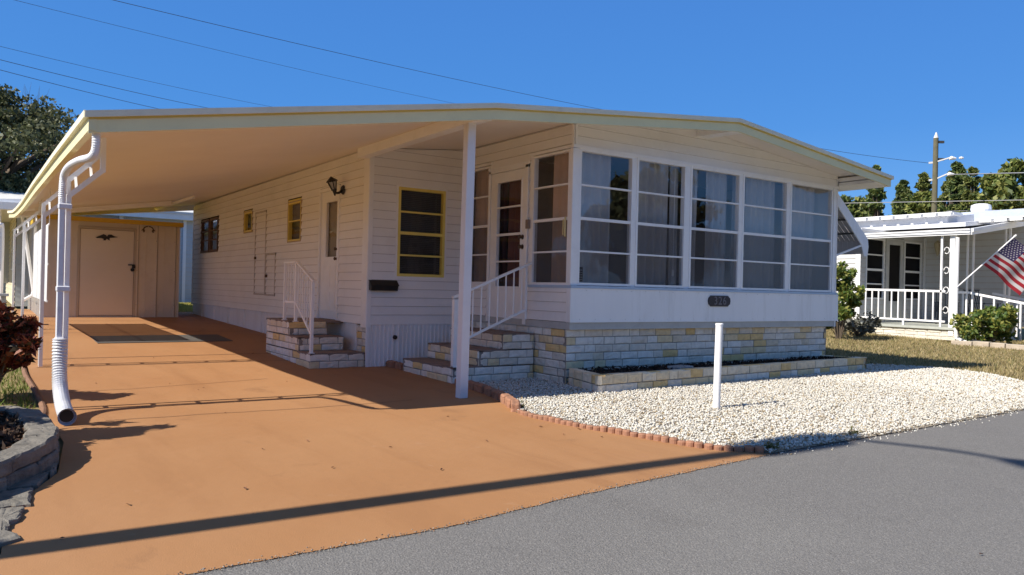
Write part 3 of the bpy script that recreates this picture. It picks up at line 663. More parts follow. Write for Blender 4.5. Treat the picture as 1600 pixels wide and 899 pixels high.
# left wall windows
lw = window(home, frW, 13.02, 13.63, 1.975, 2.60, [2.30], frame=YTRIM, fw_=.028, glass=GLASSD, outer=(.02, mat('tan trim', (.45, .33, .2), .6), .024), top_extra=.05)
mb = MB(); frW.box(mb, 13.0, 13.66, 1.9, 2.7, -.09, -.08); mb.build('blind', BLIND, lw)
lw = window(home, frW, 15.93, 16.42, 2.275, 2.615, [], frame=YTRIM, fw_=.035, glass=GLASSD, outer=(.02, MATS['tan trim'], .024), top_extra=.03)
mb = MB(); frW.box(mb, 15.9, 16.45, 2.2, 2.7, -.09, -.08); mb.build('blind', mat('grey blind', (.10, .11, .13), .7), lw)
lw = window(home, frW, 18.68, 19.34, 1.96, 2.66, [2.2, 2.42], frame=mat('brown frame', (.16, .10, .07), .6), fw_=.05, glass=GLASSD)
lw = window(home, frW, 19.53, 20.2, 1.96, 2.66, [2.2, 2.42], frame=MATS['brown frame'], fw_=.05, glass=GLASSD)
mb = MB(); frW.box(mb, 18.6, 20.25, 1.9, 2.7, -.09, -.08); mb.build('blind', MATS['grey blind'], home)
# carport door
mb = MB(); a, b, z0, z1 = doorL
frW.box(mb, a-.05, a, z0-.03, z1+.05, -.05, .03); frW.box(mb, b, b+.05, z0-.03, z1+.05, -.05, .03); frW.box(mb, a, b, z1, z1+.05, -.05, .03); frW.box(mb, a-.02, b+.02, z0-.06, z0-.02, -.05, .05)
mb.build('side_door_frame', TRIM, home, bevel=.003)
mb = MB(); g = (11.38, 11.83, 1.635, 2.50)
frW.box(mb, a+.003, g[0], z0, z1-.004, -.035, -.002); frW.box(mb, g[1], b-.003, z0, z1-.004, -.035, -.002); frW.box(mb, g[0], g[1], z0, g[2], -.035, -.002); frW.box(mb, g[0], g[1], g[3], z1-.004, -.035, -.002)
for q in ((g[0]-.03, g[0], g[2]-.03, g[3]+.03), (g[1], g[1]+.03, g[2]-.03, g[3]+.03), (g[0], g[1], g[2]-.03, g[2]), (g[0], g[1], g[3], g[3]+.03)): frW.box(mb, *q, -.002, .008)
for q in ((11.42, 11.59, .80, 1.08), (11.64, 11.81, .80, 1.08), (11.42, 11.59, 1.16, 1.5), (11.64, 11.81, 1.16, 1.5)):
    frW.box(mb, q[0], q[1], q[2], q[3], -.002, .003)
frW.box(mb, a+.02, b-.02, z0+.12, z0+.15, -.002, .01)
sdoor = mb.build('side_door', TRIM, home)
mb = MB(); mb.face([frW.P(g[0], g[2], -.02), frW.P(g[1], g[2], -.02), frW.P(g[1], g[3], -.02), frW.P(g[0], g[3], -.02)]); mb.build('pane', GLASSD, sdoor)
mb = MB(); curtain(mb, frW, g[0]-.02, g[1]+.02, g[2]-.03, g[3]+.03, .06, .008, .05, 3); mb.build('curtain', mat('taupe sheer', (.24, .21, .17), .9), sdoor, smooth=True)
for z in (1.60, 1.75):
    mb = MB(); c = frW.P(11.345, z, 0); mb.tube([c, c+Vector((-.02, 0, 0)), c+Vector((-.05, 0, 0)), c+Vector((-.06, 0, 0))], [.03, .016, .028, .015], 12); mb.build('door_knob', BRASS, sdoor, smooth=True)
# utility hatches beside it, skinned in the same siding
for (a, b, z0, z1) in ((14.93, 15.64, .965, 2.60), (14.32, 14.91, .96, 1.765)):
    mb = MB(); fr_ = frW
    frW.box(mb, a, a+.025, z0, z1, .004, .026); frW.box(mb, b-.025, b, z0, z1, .004, .026); frW.box(mb, a, b, z1-.03, z1, .004, .03); frW.box(mb, a, b, z0, z0+.03, .004, .03)
    h_ = mb.build('utility_hatch', mat('dulled hatch trim', (.52, .47, .43), .6, .1, 6), home)
    mb = MB(); frW.box(mb, b-.10, b-.05, z0+.05+(.65 if z1 > 2 else .3), z0+.10+(.65 if z1 > 2 else .3), .02, .05); mb.build('hatch_latch', BRASS, h_)
# stone base of the porch
mb = MB(); frb = FR((0, YF+.06, 0), (1, 0, 0), (0, -1, 0)); stone(mb, frb, XS+.0, XE-.10, 0, .705, rng=random.Random(1))
frb2 = FR((XS+.0, 0, 0), (0, 1, 0), (-1, 0, 0)); stone(mb, frb2, YF+.06, YR, 0, .705, rng=random.Random(2), first=1)
frb3 = FR((XE-.10, 0, 0), (0, 1, 0), (1, 0, 0)); stone(mb, frb3, YF+.06, YR, 0, .705, rng=random.Random(4), first=1)
mb.build('stone_base', [STONE, MORTAR], home)
mb = MB(); frb4 = FR((XW+.03, 0, 0), (0, 1, 0), (-1, 0, 0)); stone(mb, frb4, YR+.0, 10.72, .03, .63, rng=random.Random(6), L=.22)
mb.build('corner_stone_base', [STONE, MORTAR], home)
# ---- roof: thin sheet, drip-edged fascia, ceiling
Y0, Y1 = 6.94, 21.35
def eave(Y): return (float(np.interp(Y, [6.9, 9.4, 13, 17, 20, 21.4], [.68, .65, .625, .625, .60, .52])), float(np.interp(Y, [6.9, 9.4, 13, 17, 20, 21.4], [2.515, 2.53, 2.56, 2.60, 2.64, 2.72])))
def lift(Y): return .03*(Y-7)/14
roof = MB(); ys = list(np.linspace(Y0, Y1, 13)); T_ = .028
def section(Y):
    ex, ez = eave(Y); l = lift(Y); return [(ex, ez), (4.5, 3.17+l), (8.44, 3.575+l), (12.24, 3.185+l)]
for a, b in zip(ys, ys[1:]):
    A, B = section(a), section(b)
    for i in range(3):
        n = 1
        c = [(A[i][0], a, A[i][1]-T_), (A[i+1][0], a, A[i+1][1]-T_), (B[i+1][0], b, B[i+1][1]-T_), (B[i][0], b, B[i][1]-T_)]
        roof.face([(x, y, z+T_) for x, y, z in c], 0); roof.face(c[::-1], 1)
rf = roof.build('roof', [ROOFM, CEIL], home)
# front fascia (below the sheet), its ochre line and the cream lip
for nm, mtl, z0, z1, ya, yb, xo in (('fascia', YELL, -.165, -.045, Y0-.012, Y0+.012, 0), ('drip_line', OCHRE, -.06, -.040, Y0-.022, Y0-.012, 0), ('roof_lip', CREAM, -.045, .008, Y0-.045, Y0+.02, .03)):
    mb = MB(); S_ = section(Y0)
    S_ = [(S_[0][0]-xo, S_[0][1]-xo*.17)] + S_[1:3] + [(S_[3][0]+xo, S_[3][1]-xo*.1)]
    for i in range(3):
        (x0, s0), (x1, s1) = S_[i], S_[i+1]
        mb.hexa([(x0, ya, s0+z0), (x1, ya, s1+z0), (x1, yb, s1+z0), (x0, yb, s0+z0), (x0, ya, s0+z1), (x1, ya, s1+z1), (x1, yb, s1+z1), (x0, yb, s0+z1)])
    mb.build(nm, mtl, home)
# left gutter/fascia along the carport eave
mb = MB(); lipm = MB(); ys2 = [Y0-.02, 9.4, 11.2, 13, 15, 17, 19, 20.2, 21.35]
for a, b in zip(ys2, ys2[1:]):
    A, B = eave(a), eave(b)
    prof = [(0, -.145), (.055, -.145), (.055, -.02), (.0, -.02)]
    qa = [(A[0]+x, a, A[1]+z) for x, z in prof]; qb = [(B[0]+x, b, B[1]+z) for x, z in prof]; mb.hexa(qa+qb)
    prof = [(-.035, -.045), (.03, -.045), (.03, .010), (-.035, .010)]
    qa = [(A[0]+x, a, A[1]+z) for x, z in prof]; qb = [(B[0]+x, b, B[1]+z) for x, z in prof]; lipm.hexa(qa+qb)
gut = mb.build('side_gutter', YELL, home); lipm.build('gutter_lip', CREAM, gut)
# right eave box and the far ends
mb = MB(); l = .0
mb.hexa([(11.80, Y0+.013, 3.05), (12.24, Y0+.013, 3.02), (12.24, Y1, 3.04), (11.80, Y1, 3.07), (11.80, Y0+.013, 3.10), (12.24, Y0+.013, 3.145), (12.24, Y1, 3.16), (11.80, Y1, 3.12)])
mb.bar((11.8, Y0+.1, 3.145), (11.8, Y1, 3.16), .05, .06)
mb.build('right_soffit', TRIM, home)
mb = MB()
S_ = section(Y1)
for i in range(3):
    (x0, s0), (x1, s1) = S_[i], S_[i+1]; mb.hexa([(x0, Y1, s0-.16), (x1, Y1, s1-.16), (x1, Y1+.03, s1-.16), (x0, Y1+.03, s0-.16), (x0, Y1, s0), (x1, Y1, s1), (x1, Y1+.03, s1), (x0, Y1+.03, s0)])
mb.bar((.66, 18.9, 2.50), (3.55, 18.9, 2.96), .09, .10)
mb.bar((3.62, 17.0, 2.95), (3.62, 21.2, 3.0), .05, .05)
mb.build('rear_fascia', TRIM, home)
# beam over the front post, ridge beam stub
mb = MB(); mb.hexa([(4.33, Y0+.013, 2.992), (4.47, Y0+.013, 2.992), (4.47, YR, 2.99), (4.33, YR, 2.99), (4.33, Y0+.013, 3.112), (4.47, Y0+.013, 3.135), (4.47, YR, 3.142), (4.33, YR, 3.12)]); mb.build('carport_beam', TRIM, home, bevel=.003)
mb = MB(); mb.hexa([(8.33, Y0+.013, 3.40), (8.55, Y0+.013, 3.40), (8.55, YF, 3.42), (8.33, YF, 3.42), (8.33, Y0+.013, 3.533), (8.55, Y0+.013, 3.533), (8.55, YF, 3.535), (8.33, YF, 3.535)]); mb.build('ridge_beam', TRIM, home, bevel=.003)
# front post
mb = MB(); mb.hexa([(4.30, 7.19, 0), (4.40, 7.19, 0), (4.40, 7.29, 0), (4.30, 7.29, 0), (4.325, 7.19, 2.991), (4.425, 7.19, 2.991), (4.425, 7.29, 2.991), (4.325, 7.29, 2.991)])
mb.build('front_post', mat('post paint', (.74, .75, .78), .4, .03, 3, dirt=(.5, .48, .45), dscale=4, damt=.15), home, bevel=.004)
# carport posts at the eave, each with its double brace
def carport_post(X, Y, z):
    # two slim rails with rungs that jog inwards under the roof edge at the top
    ex, ez = eave(Y); l_ = ez-2.515; p = None
    for dy, zk, z2, xt in ((-.05, 1.95, 2.20, .27), (.07, 2.10, 2.34, .24)):
        mb = MB(); y = Y+dy
        mb.box((X-.019, y-.022, z-.01), (X+.021, y+.022, zk+l_)); a, b = (X, y, zk+l_-.01), (X+xt, y, z2+l_)
        mb.bar(a, b, .045); mb.box((b[0]-.022, y-.022, z2+l_-.02), (b[0]+.022, y+.022, 2.50+l_))
        if p is None: p = mb.build('carport_post', TRIM, home)
        else: mb.build('rail', TRIM, p)
    for k in range(5):
        mb = MB(); zz = z+.3+k*.36; mb.box((X-.012, Y-.025, zz), (X+.012, Y+.045, zz+.02)); mb.build('rung', TRIM, p)
    for xx, za, zb_ in ((.06, 2.03, 2.14), (.18, 2.12, 2.27)):
        mb = MB(); mb.bar((X+xx, Y-.05, za+l_-.02), (X+xx, Y+.07, zb_+l_), .02); mb.build('rung', TRIM, p)
    return p
carport_post(.648, 8.12, 0)
carport_post(.645, 11.35, gz(11.35))
carport_post(.64, 16.45, gz(16.4))
carport_post(.62, 20.6, gz(20.6))
# downspout: from the front corner of the gutter, jogging back and down the first post into a flexible elbow
def corrug(path, r, step=.028, amp=.007):
    P = [Vector(p) for p in path]; out, rad = [], []
    for a, b in zip(P, P[1:]):
        n = max(2, int((b-a).length/step)*2)
        for k in range(n): out.append(a+(b-a)*k/n); rad.append(r+(amp if k % 2 else 0))
    out.append(P[-1]); rad.append(r); return out, rad
def smooth_path(P, n=8):
    P = [Vector(p) for p in P]; out = []
    for i in range(len(P)-1):
        p0, p1, p2, p3 = P[max(i-1, 0)], P[i], P[i+1], P[min(i+2, len(P)-1)]
        for k in range(n):
            t = k/n; out.append(.5*((2*p1)+(-p0+p2)*t+(2*p0-5*p1+4*p2-p3)*t*t+(-p0+3*p1-3*p2+p3)*t**3))
    out.append(P[-1]); return out
DSP = [(.742, 7.0, 2.385), (.742, 7.01, 2.25), (.72, 7.08, 2.185), (.665, 7.42, 2.19), (.625, 7.80, 2.18), (.602, 8.0, 2.12), (.594, 8.02, 2.0), (.594, 8.02, 1.86)]
ds = MB(); a_, r_ = corrug(smooth_path(DSP), .029, .018, .0035)
ds.tube(a_, r_, 14)
down = ds.build('downspout', mat('downspout paint', (.74, .75, .8), .35, .04, 6, dirt=(.3, .29, .3), dscale=7, damt=.35), home)
mb = MB(); mb.hexa([(.567, 7.985, .62), (.620, 7.985, .62), (.620, 8.04, .62), (.567, 8.04, .62), (.567, 7.995, 1.92), (.620, 7.995, 1.92), (.620, 8.05, 1.92), (.567, 8.05, 1.92)])
for z in (1.82, 1.08): mb.box((.562, 7.979, z), (.672, 8.062, z+.05))
mb.build('downspout_pipe', MATS['downspout paint'], down, bevel=.008)
mb = MB(); a_, r_ = corrug(smooth_path([(.600, 7.99, .66), (.60, 7.97, .45), (.60, 7.86, .26), (.603, 7.62, .135), (.606, 7.38, .085), (.606, 7.25, .075)]), .052, .026, .010)
mb.tube(a_, r_, 18, cap=False)
mb.tube([(.606, 7.28, .076), (.606, 7.20, .074)], [.062, .070], 18, cap=False)
mb.build('corrugated_elbow', mat('grey flexible pipe', (.66, .67, .71), .35, .06, 6, dirt=(.2, .19, .19), dscale=6, damt=.5), down)
mb = MB(); mb.tube([(.606, 7.40, .085), (.606, 7.245, .075)], [.052, .052], 16); mb.build('pipe_mouth', BLACK, down)
mb = MB(); mb.box((.560, 7.965, .59), (.635, 8.05, .67)); mb.build('pipe_adapter', MATS['downspout paint'], down, bevel=.008)
# far downspout at the back corner of the carport
mb = MB(); mb.tube([PY(34, 338, 21.3), PY(38, 356, 21.3), PY(52, 455, 21.3), PY(50, 462, 21.3), PY(35, 470, 21.3)], .035, 8); mb.build('rear_downspout', TRIM, home)
# white slatted screen hung inside the carport posts
mb = MB(); n = 38
for k in range(n):
    y = 13.95+(17.75-13.95)*k/n; mb.box((.855, y, .83), (.863, y+.084, 2.03))
for z in (.82, 1.40, 2.02): mb.box((.865, 13.93, z), (.875, 17.78, z+.03))
for Y in (13.95, 15.8, 17.72): mb.box((.866, Y, 2.0), (.876, Y+.02, 2.58))
tag(mb.build('slatted_screen', TRIM, loc=(.86, 15.85, gz(15.85))), 'white slatted screen hanging between the left carport posts', 'screen')
# window awning on the right wall
mb = MB(); ya, yb = 7.78, 10.2; n = 26
for k in range(n*2):
    y0, y1 = ya+(yb-ya)*k/(2*n), ya+(yb-ya)*(k+1)/(2*n); oz = .018 if k % 2 else 0
    mb.hexa([(11.86, y0, 3.02+oz), (12.93, y0, 2.20+oz), (12.93, y1, 2.20+oz), (11.86, y1, 3.02+oz), (11.86, y0, 3.032+oz), (12.935, y0, 2.212+oz), (12.935, y1, 2.212+oz), (11.86, y1, 3.032+oz)])
    mb.hexa([(12.93, y0, 1.97+oz*.0), (12.945, y0, 1.97), (12.945, y1, 1.97), (12.93, y1, 1.97), (12.93-oz*.4, y0, 2.2+oz), (12.945-oz*.4, y0, 2.2+oz), (12.945-oz*.4, y1, 2.2+oz), (12.93-oz*.4, y1, 2.2+oz)])
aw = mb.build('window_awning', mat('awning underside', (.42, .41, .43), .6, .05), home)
mb = MB(); mb.prism([(11.84, ya-.02, 3.10), (11.90, ya-.02, 3.10), (13.0, ya-.02, 2.24), (13.03, ya-.02, 2.10), (13.0, ya-.02, 1.93), (12.90, ya-.02, 1.93), (12.82, ya-.02, 2.12), (11.84, ya-.02, 2.95)], (0, .02, 0)); mb.build('awning_side', PANEL, aw)
mb = MB()
for t in (.28, .55, .82):
    mb.bar((11.86+1.07*t, ya, 3.0-.82*t), (11.86+1.07*t, yb, 3.0-.82*t), .03, .03)
mb.build('awning_rib', mat('dark rib', (.08, .08, .08), .6), aw)
mb = MB(); mb.bar((11.80, ya, 1.83), (12.88, ya, 2.13), .03); mb.bar((11.80, yb-.2, 1.83), (12.88, yb-.2, 2.13), .03); mb.build('awning_arm', TRIM, aw)
# number plaque
mb = MB(); c = (8.853, YF-.0355, 1.0945)
oc = [(-.225, -.045), (-.185, -.078), (.185, -.078), (.225, -.045), (.235, 0), (.225, .045), (.185, .078), (-.185, .078), (-.225, .045), (-.235, 0)]
mb.prism([(c[0]+x, c[1], c[2]+z) for x, z in oc], (0, -.015, 0))
pl = mb.build('number_plaque', mat('dark brown plaque', (.022, .013, .02), .4, .1), home, bevel=.003)
tc = bpy.data.curves.new('digits', 'FONT'); tc.body = '326'; tc.size = .165; tc.extrude = .003; tc.align_x = 'CENTER'; tc.align_y = 'CENTER'; tc.space_character = 1.15
to = bpy.data.objects.new('digits', tc); sc.collection.objects.link(to); bpy.context.view_layer.update()
me = bpy.data.meshes.new_from_object(to.evaluated_get(bpy.context.evaluated_depsgraph_get())); bpy.data.objects.remove(to)
me.transform(Matrix.Translation(Vector((c[0]+.01, c[1]-.017, c[2]))-Vector(home['_o'])) @ Matrix.Rotation(math.pi/2, 4, 'X'))
me.materials.clear(); me.materials.append(mat('pewter digits', (.16, .15, .17), .4, 0)); o = bpy.data.objects.new('plaque_digits', me); sc.collection.objects.link(o); o.parent = pl

# wall lamp
wl = thing('wall_lantern', 'black carriage lantern on the white wall by the carport door', 'wall lamp', tuple(frW.P(11.13, 2.68)))
c = frW.P(11.13, 2.64, .02); LT = Matrix.Rotation(R(-16), 3, 'Y')
mb = MB(); mb.tube([c, c+Vector((-.025, 0, 0))], [.075, .055], 14); mb.build('back_plate', BLACK, wl)
mb = MB(); mb.tube(smooth_path([c+Vector((-.02, 0, 0)), c+Vector((-.06, 0, -.045)), c+Vector((-.11, .0, -.055)), c+Vector((-.145, 0, -.02))], 4), .018, 8); mb.tube([c+Vector((-.13, 0, -.10)), c+Vector((-.14, 0, -.01))], [.01, .04], 8); mb.build('arm', BLACK, wl)
L0 = c+Vector((-.145, 0, -.015)); Q = lambda x, y, z: L0+LT@Vector((x, y, z))
mb = MB()
for k in range(6):
    a = k*math.pi/3+.3; mb.bar(Q(.035*math.cos(a), .035*math.sin(a), 0), Q(.072*math.cos(a), .072*math.sin(a), .125), .011)
mb.tube([Q(0, 0, .125), Q(0, 0, .14), Q(0, 0, .185), Q(0, 0, .205)], [.088, .085, .03, .008], 6); mb.tube([Q(0, 0, -.005), Q(0, 0, .012)], .042, 6)
mb.build('cage', BLACK, wl)
mb = MB(); mb.tube([Q(0, 0, .013), Q(0, 0, .122)], [.030, .064], 6); mb.build('lamp_glass', mat('frosted lamp glass', (.4, .4, .4), .3), wl)
# mailbox
mbx = thing('mailbox', 'long black mailbox on the white wall under the yellow window', 'mailbox', tuple(frR.P(4.77, 1.2)))
mb = MB(); mb.prism([frR.P(4.54, 1.135, .016), frR.P(4.54, 1.13, .10), frR.P(4.54, 1.20, .12), frR.P(4.54, 1.262, .05), frR.P(4.54, 1.275, .016)], (.42, 0, 0)); mb.build('box', BLACK, mbx, bevel=.006)
mb = MB(); mb.prism([frR.P(4.532, 1.205, .123), frR.P(4.532, 1.275, .05), frR.P(4.532, 1.285, .016), frR.P(4.532, 1.278, .016), frR.P(4.532, 1.263, .052), frR.P(4.532, 1.198, .119)], (.436, 0, 0)); mb.build('lid', BLACK, mbx)
# ---------------------------------------------------------------- steps
def steps(name, label, axis, corners):
    t = thing(name, label, 'steps', corners['loc']); return t
sA = thing('brick_steps', 'three limestone brick steps with red treads up to the porch door', 'steps', (5.4, 9.0, 0))
mb = MB(); tr_ = MB(); r1 = random.Random(11)
risers = [(4.85, .0, .205), (5.23, .205, .41), (5.60, .41, .615)]; ya, yb = 8.31, 9.68
for i, (x0, z0, z1) in enumerate(risers):
    f1 = FR((x0, 0, 0), (0, 1, 0), (-1, 0, 0)); stone(mb, f1, ya, yb, z0, z1-.008, rng=r1, first=i, L=.27)
    x1 = risers[i+1][0] if i < 2 else XS
    f2 = FR((0, ya, 0), (1, 0, 0), (0, -1, 0)); stone(mb, f2, x0, XS-.02, z0, z1-.008, rng=r1, first=i+1, L=.29)
    f3 = FR((0, yb, 0), (1, 0, 0), (0, 1, 0)); stone(mb, f3, x0, XS-.02, z0, z1-.008, rng=r1, first=i, L=.29)
    tr_.box((x0+.004, ya+.004, z1-.025), (x1+(.06 if i < 2 else -.02), yb-.004, z1))
mb.build('riser', [STONE, MORTAR], sA); tr_.build('tread', TREAD, sA)
hr = MB(); y_ = 8.36
hr.box((4.87, y_-.03, .205), (4.935, y_+.03, 1.05)); hr.box((4.87, y_-.045, .205), (4.95, y_+.045, .215))
hr.bar((4.86, y_, 1.075), (6.06, y_, 1.555), .05, .028, upv=(0, 0, 1)); hr.bar((4.93, y_, .50), (5.98, y_, .93), .022, .03)
hr.box((5.965, y_-.012, .80), (5.99, y_+.012, 1.53))
for k in range(8):
    x = 5.03+k*.125; zz = .50+(x-4.93)*.41; hr.bar((x, y_, zz), (x, y_, 1.075+(x-4.86)*.4-.01), .014)
hr.build('handrail', TRIM, sA)
sB = thing('brick_steps', 'stack of limestone brick steps against the carport wall under the glazed side door', 'steps', (4.1, 11.0, .05))
mb = MB(); tr_ = MB(); r1 = random.Random(21); x0, x1 = 3.72, XW+.02
for i, (yy, z0, z1) in enumerate([(10.22, .03, .25), (10.70, .25, .45), (11.10, .45, .655)]):
    y1 = [10.70, 11.10, 12.2][i]
    xr = [4.52, 4.40, 4.30][i]
    f1 = FR((0, yy, 0), (1, 0, 0), (0, -1, 0)); stone(mb, f1, x0, xr, z0, z1-.008, rng=r1, first=i, L=.28)
    f2 = FR((x0, 0, 0), (0, 1, 0), (-1, 0, 0)); stone(mb, f2, yy, 12.2, z0, z1-.008, rng=r1, first=i+1, L=.29)
    tr_.box((x0+.004, yy+.004, z1-.03), (xr if i < 2 else x1, y1+(.06 if i < 2 else 0), z1))
    if i < 2: tr_.box((x0+.06, y1-.0, z0), (x1, 12.1, z1-.04))
mb.build('riser', [STONE, MORTAR], sB); tr_.build('tread', TREAD, sB)
hr = MB(); x_ = 3.76
hr.box((x_-.02, 10.26, .25), (x_+.02, 10.30, 1.24)); hr.box((x_-.035, 10.245, .25), (x_+.035, 10.315, .258))
hr.box((x_-.02, 10.93, .655), (x_+.02, 10.97, 1.50)); hr.box((x_-.02, 11.42, .655), (x_+.02, 11.46, 1.50))
hr.box((x_-.035, 10.915, .655), (x_+.035, 10.985, .663)); hr.box((x_-.035, 11.405, .655), (x_+.035, 11.475, .663))
hr.bar((x_, 10.22, 1.235), (x_, 10.95, 1.525), .045, .025); hr.bar((x_, 10.93, 1.515), (x_, 11.47, 1.515), .045, .025)
hr.bar((x_, 10.29, .50), (x_, 10.95, .93), .02, .03); hr.bar((x_, 10.95, .93), (x_, 11.44, .93), .02, .03)
for k in range(6): y = 10.38+k*.095; hr.bar((x_, y, .52+(y-10.29)*.65), (x_, y, 1.23+(y-10.22)*.4), .013)
for k in range(3): y = 11.06+k*.12; hr.bar((x_, y, .93), (x_, y, 1.5), .013)
hr.build('handrail', TRIM, sB)
# ---------------------------------------------------------------- planter
pt = thing('planter_bed', 'low curved border of tan brick with dark mulch under the porch windows', 'planter', (9, 7.1, 0))
P4 = [Vector((5.90, 6.78, 0)), Vector((11.95, 7.10, 0)), Vector((11.55, 7.70, 0)), Vector((6.12, 7.60, 0))]
mb = MB(); r1 = random.Random(8)
def edge_fr(a, b):
    d = (b-a).normalized(); return FR(a, d, (d.y, -d.x, 0)), (b-a).length
for a, b in ((P4[0], P4[1]), (P4[1], P4[2]), (P4[3], P4[0])):
    f, L_ = edge_fr(a, b); stone(mb, f, 0, L_, -.01, .108, rng=r1, L=.27, h=.12, depth=.06, first=1, me_=.07); stone(mb, f, 0, L_, .108, .222, rng=r1, L=.25, h=.12, depth=.06, mi=2, first=0, me_=.07)
    # caps
    u = 0
    while u < L_-.02:
        l = min(r1.uniform(.2, .27), L_-u); f.box(mb, u+.004, u+l-.004, .214, .222+r1.uniform(-.002, .004), -.10, -.006, 2); u += l
mb.build('brick_border', [STONE, MORTAR, CAPS], pt)
mb = MB(); mb.face([(5.99, 6.86, .165), (11.86, 7.17, .165), (11.55, 7.64, .165), (6.17, 7.64, .165)]); mb.build('soil', SOIL, pt)
K = 5200; X = rs.uniform(5.95, 11.85, K); Y = rs.uniform(6.86, 7.62, K); ok = inpoly(X, Y, [(6.02, 6.90), (11.80, 7.19), (11.5, 7.62), (6.19, 7.62)]); X, Y = X[ok], Y[ok]
V = leaves(rs, np.stack([X, Y, .17+rs.uniform(0, .035, len(X))+.03*np.sin(X*3)*np.sin(Y*5)], 1), .028, 2.2)
o = soup('mulch', V, 4, MULCH, pt, (9, 7.1, 0)); tag(o, kind='stuff')
tag(rough_block('concrete_block', WALLS if 'WALLS' in globals() else GREY, None, (7.62, 7.12, .205), (.16, .10, .035), .15, 3, .006, loc=(7.62, 7.12, .17)), 'tan paving block lying on the mulch in the planter', 'block')
tag(rough_block('stone_block', GREY, None, (10.05, 7.36, .20), (.14, .06, .04), .05, 4, .008, loc=(10.05, 7.36, .16)), 'pale stone block against the porch base in the planter', 'block')
# ---------------------------------------------------------------- edging
def scallop_path(n_from, pts):
    return pts
# scalloped pieces from the big bricks to the road
SP = [Vector((x, y, 0)) for x, y in [(4.34, 6.12), (4.30, 5.87), (4.355, 5.28), (4.515, 4.64), (4.66, 4.06), (4.93, 3.76)]]
SPs = smooth_path(SP, 20); cum = [0]
for a, b in zip(SPs, SPs[1:]): cum.append(cum[-1]+(b-a).length)
def at_len(s):
    for i in range(len(cum)-1):
        if cum[i+1] >= s: return SPs[i]+(SPs[i+1]-SPs[i])*((s-cum[i])/(cum[i+1]-cum[i]+1e-9))
    return SPs[-1]
pitch = .073; s = 0; npc = 0; PCS = []; total = cum[-1]; rr = random.Random(4)
while s < total-.05:
    mb = MB(); q0 = at_len(s); k = 0
    while k < 4 and s < total-.04:
        p = at_len(s+pitch/2); h = .042+rr.uniform(-.009, .008)
        mb.tube([(p.x, p.y, -.02), (p.x, p.y, h*.75), (p.x, p.y, h*.95), (p.x, p.y, h)], [.037, .037, .031, .016], 12); s += pitch; k += 1
    s += .006
    PCS.append(mb.build('edging_brick', REDBR, loc=(q0.x, q0.y, 0)))
for i, o in enumerate(PCS[::-1]): tag(o, 'scalloped terracotta edging piece beside the gravel, %s from the road' % ORD[i], 'edging brick', 'scalloped terracotta edging pieces along the gravel')
# larger rough red bricks
for i, (x, y, a, l) in enumerate([(4.39, 6.27, 55, .22), (4.49, 6.50, 68, .24), (4.59, 6.76, 70, .24), (4.68, 7.02, 72, .24), (4.75, 7.28, 76, .24), (4.80, 7.55, 80, .24), (4.83, 7.81, 84, .24), (4.84, 8.07, 88, .22)]):
    tag(rough_block('edging_block', REDBR, None, (x, y, .035), (l/2, .045, .055), R(a), i+50, .012, loc=(x, y, 0)), 'rough red brick edging the gravel, %s counted from the scalloped pieces' % ORD[i], 'edging brick', 'rough red bricks edging the gravel by the post')
for i, (x, y, a) in enumerate([(4.90, 9.84, 90), (4.88, 10.06, 95)]):
    tag(rough_block('edging_block', REDBR, None, (x, y, gz(y)+.03), (.10, .05, .055), R(a), i+70, .012, loc=(x, y, gz(y))), ['rough red brick touching the porch steps, in front of the corrugated skirt', 'rough red brick against the corrugated skirt, behind the other one'][i], 'edging brick', 'rough red bricks beside the porch steps')
# bollard
b0 = (6.286, 5.365)
t = thing('marker_post', 'short white pipe post standing in the white gravel', 'bollard', (b0[0], b0[1], 0))
mb = MB(); mb.tube([(b0[0]-.0, b0[1], -.02), (b0[0]+.018, b0[1], .88)], .0375, 20); mb.build('pipe', TRIM, t, smooth=False)
mb = MB(); mb.tube([(b0[0]+.018, b0[1], .875), (b0[0]+.018, b0[1], .89), (b0[0]+.018, b0[1], .897)], [.041, .041, .034], 20); mb.build('cap', TRIM, t)
# ---------------------------------------------------------------- rugs
mb = MB()
for a, b in ((13.72, 14.2), (14.2, 14.8)): mb.hexa([(1.55, a, gz(a)+.002), (3.62, a, gz(a)+.002), (3.62, b, gz(b)+.002), (1.55, b, gz(b)+.002), (1.55, a, gz(a)+.010), (3.62, a, gz(a)+.010), (3.62, b, gz(b)+.010), (1.55, b, gz(b)+.010)])
tag(mb.build('grey_mat', mat('grey rubber', (.085, .08, .075), .8, .1, 10), loc=(2.6, 14.2, gz(14.2))), 'grey mat on the terracotta drive in front of the beige shed', 'mat')
# ---------------------------------------------------------------- shed
shed = thing('storage_shed', 'beige metal shed with flat door and yellow roof edge at the end of the drive', 'shed', (2.5, 20.5, .33))
SY = 19.75; x0, x1 = 1.08, 3.90; frD = FR((0, SY, 0), (1, 0, 0), (0, -1, 0)); zb = gz(SY)-.02; zt = 2.50
DX0, DX1, DZ0, DZ1 = 1.83, 2.93, .375, 2.33
mb = MB(); 
def shed_panel(fr, u0, u1, z0, z1, z1b=None):
    u = u0
    while u < u1-.01:
        v = min(u+.405, u1)
        fr.box(mb, u, min(u+.04, v), z0, z1, -.03, .018); 
        if v > u+.04: fr.box(mb, u+.04, v, z0, z1, -.03, 0)
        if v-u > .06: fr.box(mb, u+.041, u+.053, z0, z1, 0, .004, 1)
        if v-u > .2: fr.box(mb, u+.2, u+.212, z0, z1, 0, .005)
        if v-u > .1:
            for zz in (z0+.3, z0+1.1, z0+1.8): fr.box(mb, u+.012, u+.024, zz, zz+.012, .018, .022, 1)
        u = v
